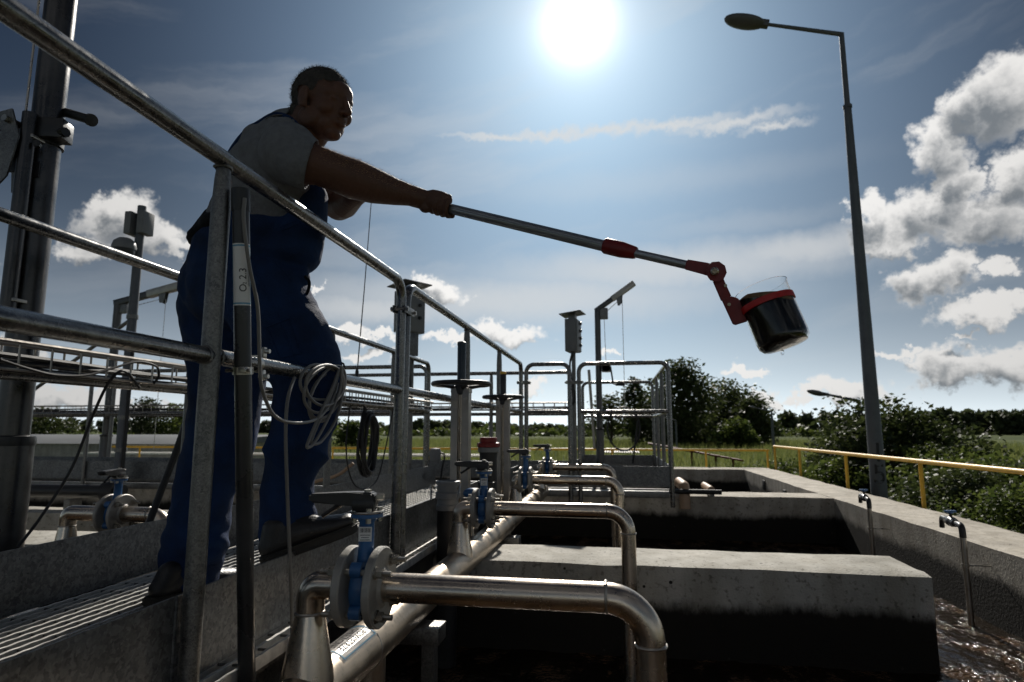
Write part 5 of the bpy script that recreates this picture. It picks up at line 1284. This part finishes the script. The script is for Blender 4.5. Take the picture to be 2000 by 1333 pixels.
for pl in ([(520, 640), (566, 622), (590, 690), (545, 700)],):
    q_ = onto(tz, dense(pl+[pl[0]], 5), .002)
    if len(q_) > 2: MB().tube(q_, .0022, 6).build('pocket_hem', 'denim', dg)
# elastic back panel, straps, side button and pocket flap
bp_ = vox([('c', [SH(456, 436, 1.76, 56, 100, 22), SH(446, 474, 1.765, 74, 112, 18)], TR), ('e', *SH(470, 452, 1.71, 66, 88, 30))], .007, 5, .003, 20)
link('back_panel', bp_, 'denimdark', man)
MB().tube(spline([W_(430, 440, 1.72), W_(440, 330, 1.68), W_(470, 272, 1.66), W_(510, 240, 1.64), W_(546, 226, 1.64), W_(590, 258, 1.62), W_(600, 330, 1.66), W_(612, 385, 1.69)], 6), .011, 8).build('strap', 'denim', man)
MB().tube(spline([W_(596, 540, 1.66), W_(604, 552, 1.66), W_(600, 572, 1.66), W_(584, 588, 1.66)], 6), .005, 8).build('pocket_edge', 'denimdark', man)

# ---- fine hairs: stubble-short strands on the scalp, sun-caught down on the forearms
def strands(src, name, n, ln, w, m, pick, dirf, seed):
    rg = np.random.default_rng(seed); vs_ = [v for v in src.vertices if pick(v.co, v.normal)]; V = []; F = []
    for i in range(n):
        v = vs_[rg.integers(len(vs_))]; p = v.co+Vector(rg.normal(size=3)*.002); d = (v.normal+dirf*.7+Vector(rg.normal(size=3))*.35).normalized(); s_ = d.cross(Vector(rg.normal(size=3))).normalized()*w
        V += [p-s_, p+s_, p+d*ln*(.6+.7*rg.random())]; F.append((i*3, i*3+1, i*3+2))
    me = bpy.data.meshes.new(name); me.from_pydata([tuple(q) for q in V], [], F); o = link(name, me, m, man); o['kind'] = 'stuff'; return o
M['down'] = mat('fair_body_hair', (.55, .33, .14), .5, 0, var=.2)
strands(hm, 'hair_strands', 6000, .0075, .00045, 'hair', lambda c_, q: True, fF*.3-fU*.2, 1)
a_s, a_e = W_(625, 300, 1.57), W_(806, 372, 1.705)
def onarm(c_, q):
    d = a_e-a_s; f = (c_-a_s).dot(d)/d.length_squared
    return 0 < f < 1.02 and ((c_-a_s)-d*f).length < .085 and q.z > -.1 and c_.y < 1.80
strands(body, 'arm_hair', 3200, .0075, .0002, 'down', onarm, (a_e-a_s).normalized(), 2)

# ---- shoes
def shoe(heel, toe, up, k=1., name='shoe'):
    heel, toe = Vector(heel), Vector(toe); f = (toe-heel).normalized(); up = (Vector(up)-f*Vector(up).dot(f)).normalized(); s = f.cross(up); ln = (toe-heel).length
    RM_ = Matrix((f, s, up)).transposed()
    def q(a, b, c_): return heel+f*ln*a+s*b+up*c_
    m = vox([('c', [(q(.13, 0, .042), (.034, .033, .034)), (q(.35, 0, .056), (.04, .036, .042)), (q(.55, 0, .047), (.045, .040, .034)), (q(.78, 0, .038), (.045, .044, .027)), (q(.88, 0, .036), (.034, .038, .024))], RM_),
             ('c', [(q(.15, 0, .05), (.033, .033, .036)), (q(.22, 0, .09), (.036, .034, .026))], RM_), ('c', [(q(.40, 0, .075), .026), (q(.58, 0, .062), .024)])], .0045, 4)
    o = link(name, m, 'shoe', man)
    pts = []
    for a, w in ((-.01, .022), (.04, .033), (.2, .036), (.42, .034), (.62, .044), (.8, .048), (.93, .040), (1.0, .020)): pts.append((a, w))
    out = [q(a, w, 0) for a, w in pts]+[q(a, -w, 0) for a, w in pts[::-1]]
    mb = MB(); mb.prism(out, up*.026); bmesh.ops.bevel(mb.bm, geom=mb.bm.edges[:], offset=.005, segments=2, affect='EDGES'); mb.build('sole', 'sole', o)
    for i in range(4): MB().tube(spline([q(.42+.07*i, -.024, .085-.008*i), q(.44+.07*i, 0, .104-.010*i), q(.42+.07*i, .024, .085-.008*i)], 4), .0024, 6).build('lace', 'shoe', o)
    return o
shoe(W_(512, 1106, 1.60), W_(699, 1036, 1.74), (-.15, -.05, 1))
shoe((-1.335, 1.655, .002), (-1.245, 1.945, .002), (0, 0, 1))
# ================================================================== VEGETATION
rng = np.random.default_rng(11)
def leaf_mesh(name, lobes, size, flat=.55, asp=.55):
    """lobes: (centre, radii, count): small folded leaves spread through each lobe, denser towards its skin"""
    V = []; F = []; off = 0
    for (c, r, n) in lobes:
        d = rng.normal(size=(n, 3)); d /= np.linalg.norm(d, axis=1)[:, None]
        k = rng.random(n)**.42
        bump = 1+.15*np.sin(d[:, 0]*5+c[0])*np.sin(d[:, 1]*4+c[1]*2)+.10*np.sin(d[:, 2]*7+c[0]*3)
        p = np.array(c)+d*np.array(r)*(k*bump)[:, None]
        a = rng.normal(size=(n, 3)); a[:, 2] *= flat; a /= np.linalg.norm(a, axis=1)[:, None]
        b = np.cross(a, rng.normal(size=(n, 3))); b /= np.linalg.norm(b, axis=1)[:, None]
        s = size*(.40+1.1*rng.random(n)**1.5)[:, None]
        q = np.stack([p-a*s*.5, p+b*s*asp*.5, p+a*s*.5, p-b*s*asp*.5], 1).reshape(-1, 3)
        V.append(q); idx = np.arange(n)[:, None]*4+off+np.array([[0, 1, 2, 3]]); F.append(idx); off += n*4
    V = np.concatenate(V); F = np.concatenate(F)
    me = bpy.data.meshes.new(name)
    me.vertices.add(len(V)); me.vertices.foreach_set('co', V.ravel())
    me.loops.add(F.size); me.loops.foreach_set('vertex_index', F.ravel().astype(np.int32))
    me.polygons.add(len(F)); me.polygons.foreach_set('loop_start', (np.arange(len(F))*4).astype(np.int32))
    me.update(calc_edges=True); return me
def tree(name, label, x, y, h, w, n, size, m, cat='tree', trunk=.12, low=.18, lobes=14, group=None, z0=GZ, shape=1.0, seed=0):
    rg = random.Random(seed)
    t = thing(name, label, cat, (x, y, z0), group)
    ls = []; limbs = []
    for k in range(lobes):
        f = (k+.5)/lobes; zz = low+(1-low)*f
        prof = math.sin(math.pi*min(1, (.18+.80*f)))**.7
        rr = w*.5*prof*shape; an = rg.random()*6.28; d = rr*(.25+.5*rg.random())
        c = (x+d*math.cos(an), y+d*math.sin(an), z0+h*zz*.93)
        s = w*(.17+.12*rg.random())*(.75+.45*prof)
        ls.append((c, (s, s, s*(.75+.4*rg.random())), int(n/lobes))); limbs.append(c)
    zm = max(c[2]+r[2]*.95 for c, r, _ in ls); kz = h/(zm-z0)
    ls = [((c[0], c[1], z0+(c[2]-z0)*kz), (r[0], r[1], r[2]*kz), q) for c, r, q in ls]; limbs = [l_[0] for l_ in ls]
    link('crown', leaf_mesh('crown', ls, size), m, t)
    mb = MB(); tp = Vector((x, y, z0+h*.78)); b0 = Vector((x, y, z0-.05))
    mb.tube([b0, b0.lerp(tp, .3)+Vector((.03*h*rg.uniform(-1, 1), 0, 0)), b0.lerp(tp, .7), tp], [trunk, trunk*.75, trunk*.45, trunk*.15], 9)
    for c in limbs[::2]:
        c = Vector(c); st = b0.lerp(tp, max(.15, min(.85, (c.z-z0)/h*.7)))
        mb.tube([st, st.lerp(c, .5)+Vector((0, 0, .02*h)), c], [trunk*.35, trunk*.2, trunk*.07], 6)
    mb.build('trunk', 'bark', t)
    return t
def px(xp, yb, Y): 
    p = at(xp, yb, Y=Y); return p.x, p.z
Y0 = 48
T = [  # px centre, top px, width px, label, leaves
 (1340, 698, 105, 'tallest tree of the group beyond the platform, airy pointed crown', 9000, 1.0),
 (1290, 748, 90, 'lower tree left of the tallest one, leaning against it', 5000, 1.0),
 (1425, 735, 130, 'broad round-topped dark tree right of the tallest one', 9500, 1.1),
 (1478, 770, 70, 'narrow dark tree at the right end of the group beyond the platform', 4500, 1.0),
 (1205, 762, 75, 'thin light birch-like tree seen through the platform rail', 2600, 1.0),
 (1252, 735, 44, 'slim upright tree behind the platform corner post', 2600, .9),
 (1380, 800, 150, 'dark undergrowth tree filling the foot of the group', 7000, 1.2)]
for i, (xc, yt, w, lab, n, sh) in enumerate(T):
    Y = Y0+(i*3.7 % 9); x, zt = px(xc-14, yt, Y); k = Y*1.03/1200
    tree('broadleaf_tree', lab, x, Y, (zt-GZ), w*k*1.38, n, .30 if i < 6 else .34, 'leaf_dark', trunk=.14, low=.12 if i != 4 else .3, lobes=22 if i != 4 else 15, group='trees beyond the platform', shape=sh, seed=i+3)
x, zt = px(1437, 815, 40); tree('leafy_shrub', 'sunlit bright green shrub at the foot of the dark tree group', x, 40, zt-GZ, 3.3, 3500, .26, 'leaf_mid', 'shrub', trunk=.05, low=.05, lobes=12, group='shrubs beyond the fence', seed=21)
B = [ # near bushes right
 (1735, 772, 13.5, 230, 'large-leaved tree behind the numbered lamp post, sky behind its top', 11000, .15, 'leaf_dark'),
 (1665, 830, 12.5, 120, 'dark bush left of the numbered lamp post', 4500, .13, 'leaf_dark'),
 (1830, 866, 11.5, 190, 'dark green bush right of the numbered lamp post', 8000, .12, 'leaf_mid'),
 (1620, 888, 11.8, 110, 'low bush behind the yellow railing near its corner', 4000, .10, 'leaf_mid'),
 (1950, 893, 9.5, 200, 'bush with yellowish leaf tips at the right picture edge', 8000, .10, 'leaf_mid'),
 (1985, 940, 6.6, 210, 'nearest leafy bush at the right picture edge below the yellow rail', 9000, .062, 'leaf_mid'),
 (1870, 905, 8.6, 230, 'dense shady bush between lamp post and right picture edge', 9000, .085, 'leaf_dark'),
 (1545, 893, 14.5, 90, 'small bush behind the railing corner left of all other bushes', 3000, .10, 'leaf_mid'),
 (1480, 905, 16, 110, 'low green bush in front of the distant lamp', 3500, .11, 'leaf_mid')]
for i, (xc, yt, Y, w, lab, n, sz, m) in enumerate(B):
    x, zt = px(xc, yt, Y); k = Y*1.05/1200
    tree('leafy_bush', lab, x, Y, zt-GZ, w*k*1.25, int(n*1.7), sz*.74, m, 'bush', trunk=.035, low=.04, lobes=18, group='bushes beyond the right railing', shape=1.15, seed=40+i)
LF = [(70, 792, 38, 110, 'dark rounded tree at far left behind the davit column', 4500, 'leaf_dark'),
 (190, 842, 34, 190, 'light green hedge-like bush left of the camera mast', 6000, 'leaf_mid'),
 (280, 772, 40, 95, 'airy tree just right of the camera mast', 4000, 'leaf_far'),
 (350, 788, 42, 110, 'pale green tree beside the worker at left', 5000, 'leaf_mid'),
 (110, 850, 30, 120, 'yellowish green bush at left above the pale cover', 4500, 'leaf_mid'),
 (690, 818, 36, 70, 'dark bush seen behind the hanging hose coil', 3000, 'leaf_mid')]
for i, (xc, yt, Y, w, lab, n, m) in enumerate(LF):
    x, zt = px(xc, yt, Y); k = Y*1.05/1200
    tree('meadow_tree', lab, x, Y, zt-GZ, w*k*1.2, n, .22, m, 'tree', trunk=.07, low=.06, lobes=16, group='trees at the left', shape=1.1, seed=70+i)
# far woods that read as one mass each
def wood(name, label, x0p, x1p, topf, Y, n, size, m='leaf_far'):
    ls = []; k = Y*1.02/1200; xs = np.arange(x0p, x1p, 9)
    for xp in xs:
        yt = topf(xp)+rng.normal()*3.2; x, zt = px(xp, yt, Y); hh = max(zt-GZ, 1.)
        w_ = k*(9+7*rng.random()); yy = Y*(1+.10*rng.random())
        ls.append(((x, yy, GZ+hh*.72), (w_, w_, hh*.30), n)); ls.append(((x+w_*.3, yy-w_*.5, GZ+hh*.30), (w_*1.2, w_*1.2, hh*.36), n))
    o = link(name, leaf_mesh(name, ls, size), m); o['kind'] = 'stuff'; o['label'] = label
    return o
wood('distant_wood', 'dark distant wood on the right horizon', 1490, 2060, lambda x: 822 if x < 1540 else (806 if x < 1660 else (812 if x < 1830 else 803)), 150, 130, 1.5)
wood('distant_wood', 'low distant wood along the horizon behind the valves', 500, 1300, lambda x: 829+3*math.sin(x*.02)+(4 if x > 1100 else 0)-(6 if 790 < x < 860 else 0), 230, 70, 2.2)
wood('distant_wood', 'distant wood behind the left railings', -60, 520, lambda x: 822+5*math.sin(x*.03), 170, 80, 1.9)
wood('field_hedge', 'uneven low scrub scattered across the far meadow', 520, 1660, lambda x: 838+5*math.sin(x*.051)+4*math.sin(x*.017+1), 105, 26, .8, 'leaf_mid')
# rough meadow grass in the strip behind the back fence
def blades(name, n, x0, x1, y0, y1, h, w, m, label):
    x = rng.uniform(x0, x1, n); y = y0+(y1-y0)*rng.random(n)**1.6
    ang = rng.uniform(0, 6.28, n); hh = h*(.5+rng.random(n)); lean = rng.normal(size=(n, 2))*.28*hh[:, None]
    ca, sa = np.cos(ang)*w, np.sin(ang)*w; z = np.full(n, GZ)
    P = np.stack([np.stack([x-ca, y-sa, z], 1), np.stack([x+ca, y+sa, z], 1), np.stack([x+lean[:, 0], y+lean[:, 1], z+hh], 1)], 1).reshape(-1, 3)
    me = bpy.data.meshes.new(name); F = np.arange(n*3)
    me.vertices.add(n*3); me.vertices.foreach_set('co', P.ravel()); me.loops.add(n*3); me.loops.foreach_set('vertex_index', F.astype(np.int32))
    me.polygons.add(n); me.polygons.foreach_set('loop_start', (np.arange(n)*3).astype(np.int32)); me.update(calc_edges=True)
    o = link(name, me, m); o['kind'] = 'stuff'; o['label'] = label; return o
blades('meadow_grass', 60000, -26, 30, 11.2, 70, .42, .022, 'grassm', 'rough green meadow grass behind the yellow railing')
blades('verge_grass', 14000, 2.6, 9, 2, 16, .3, .008, 'grassm', 'grass verge below the bushes')
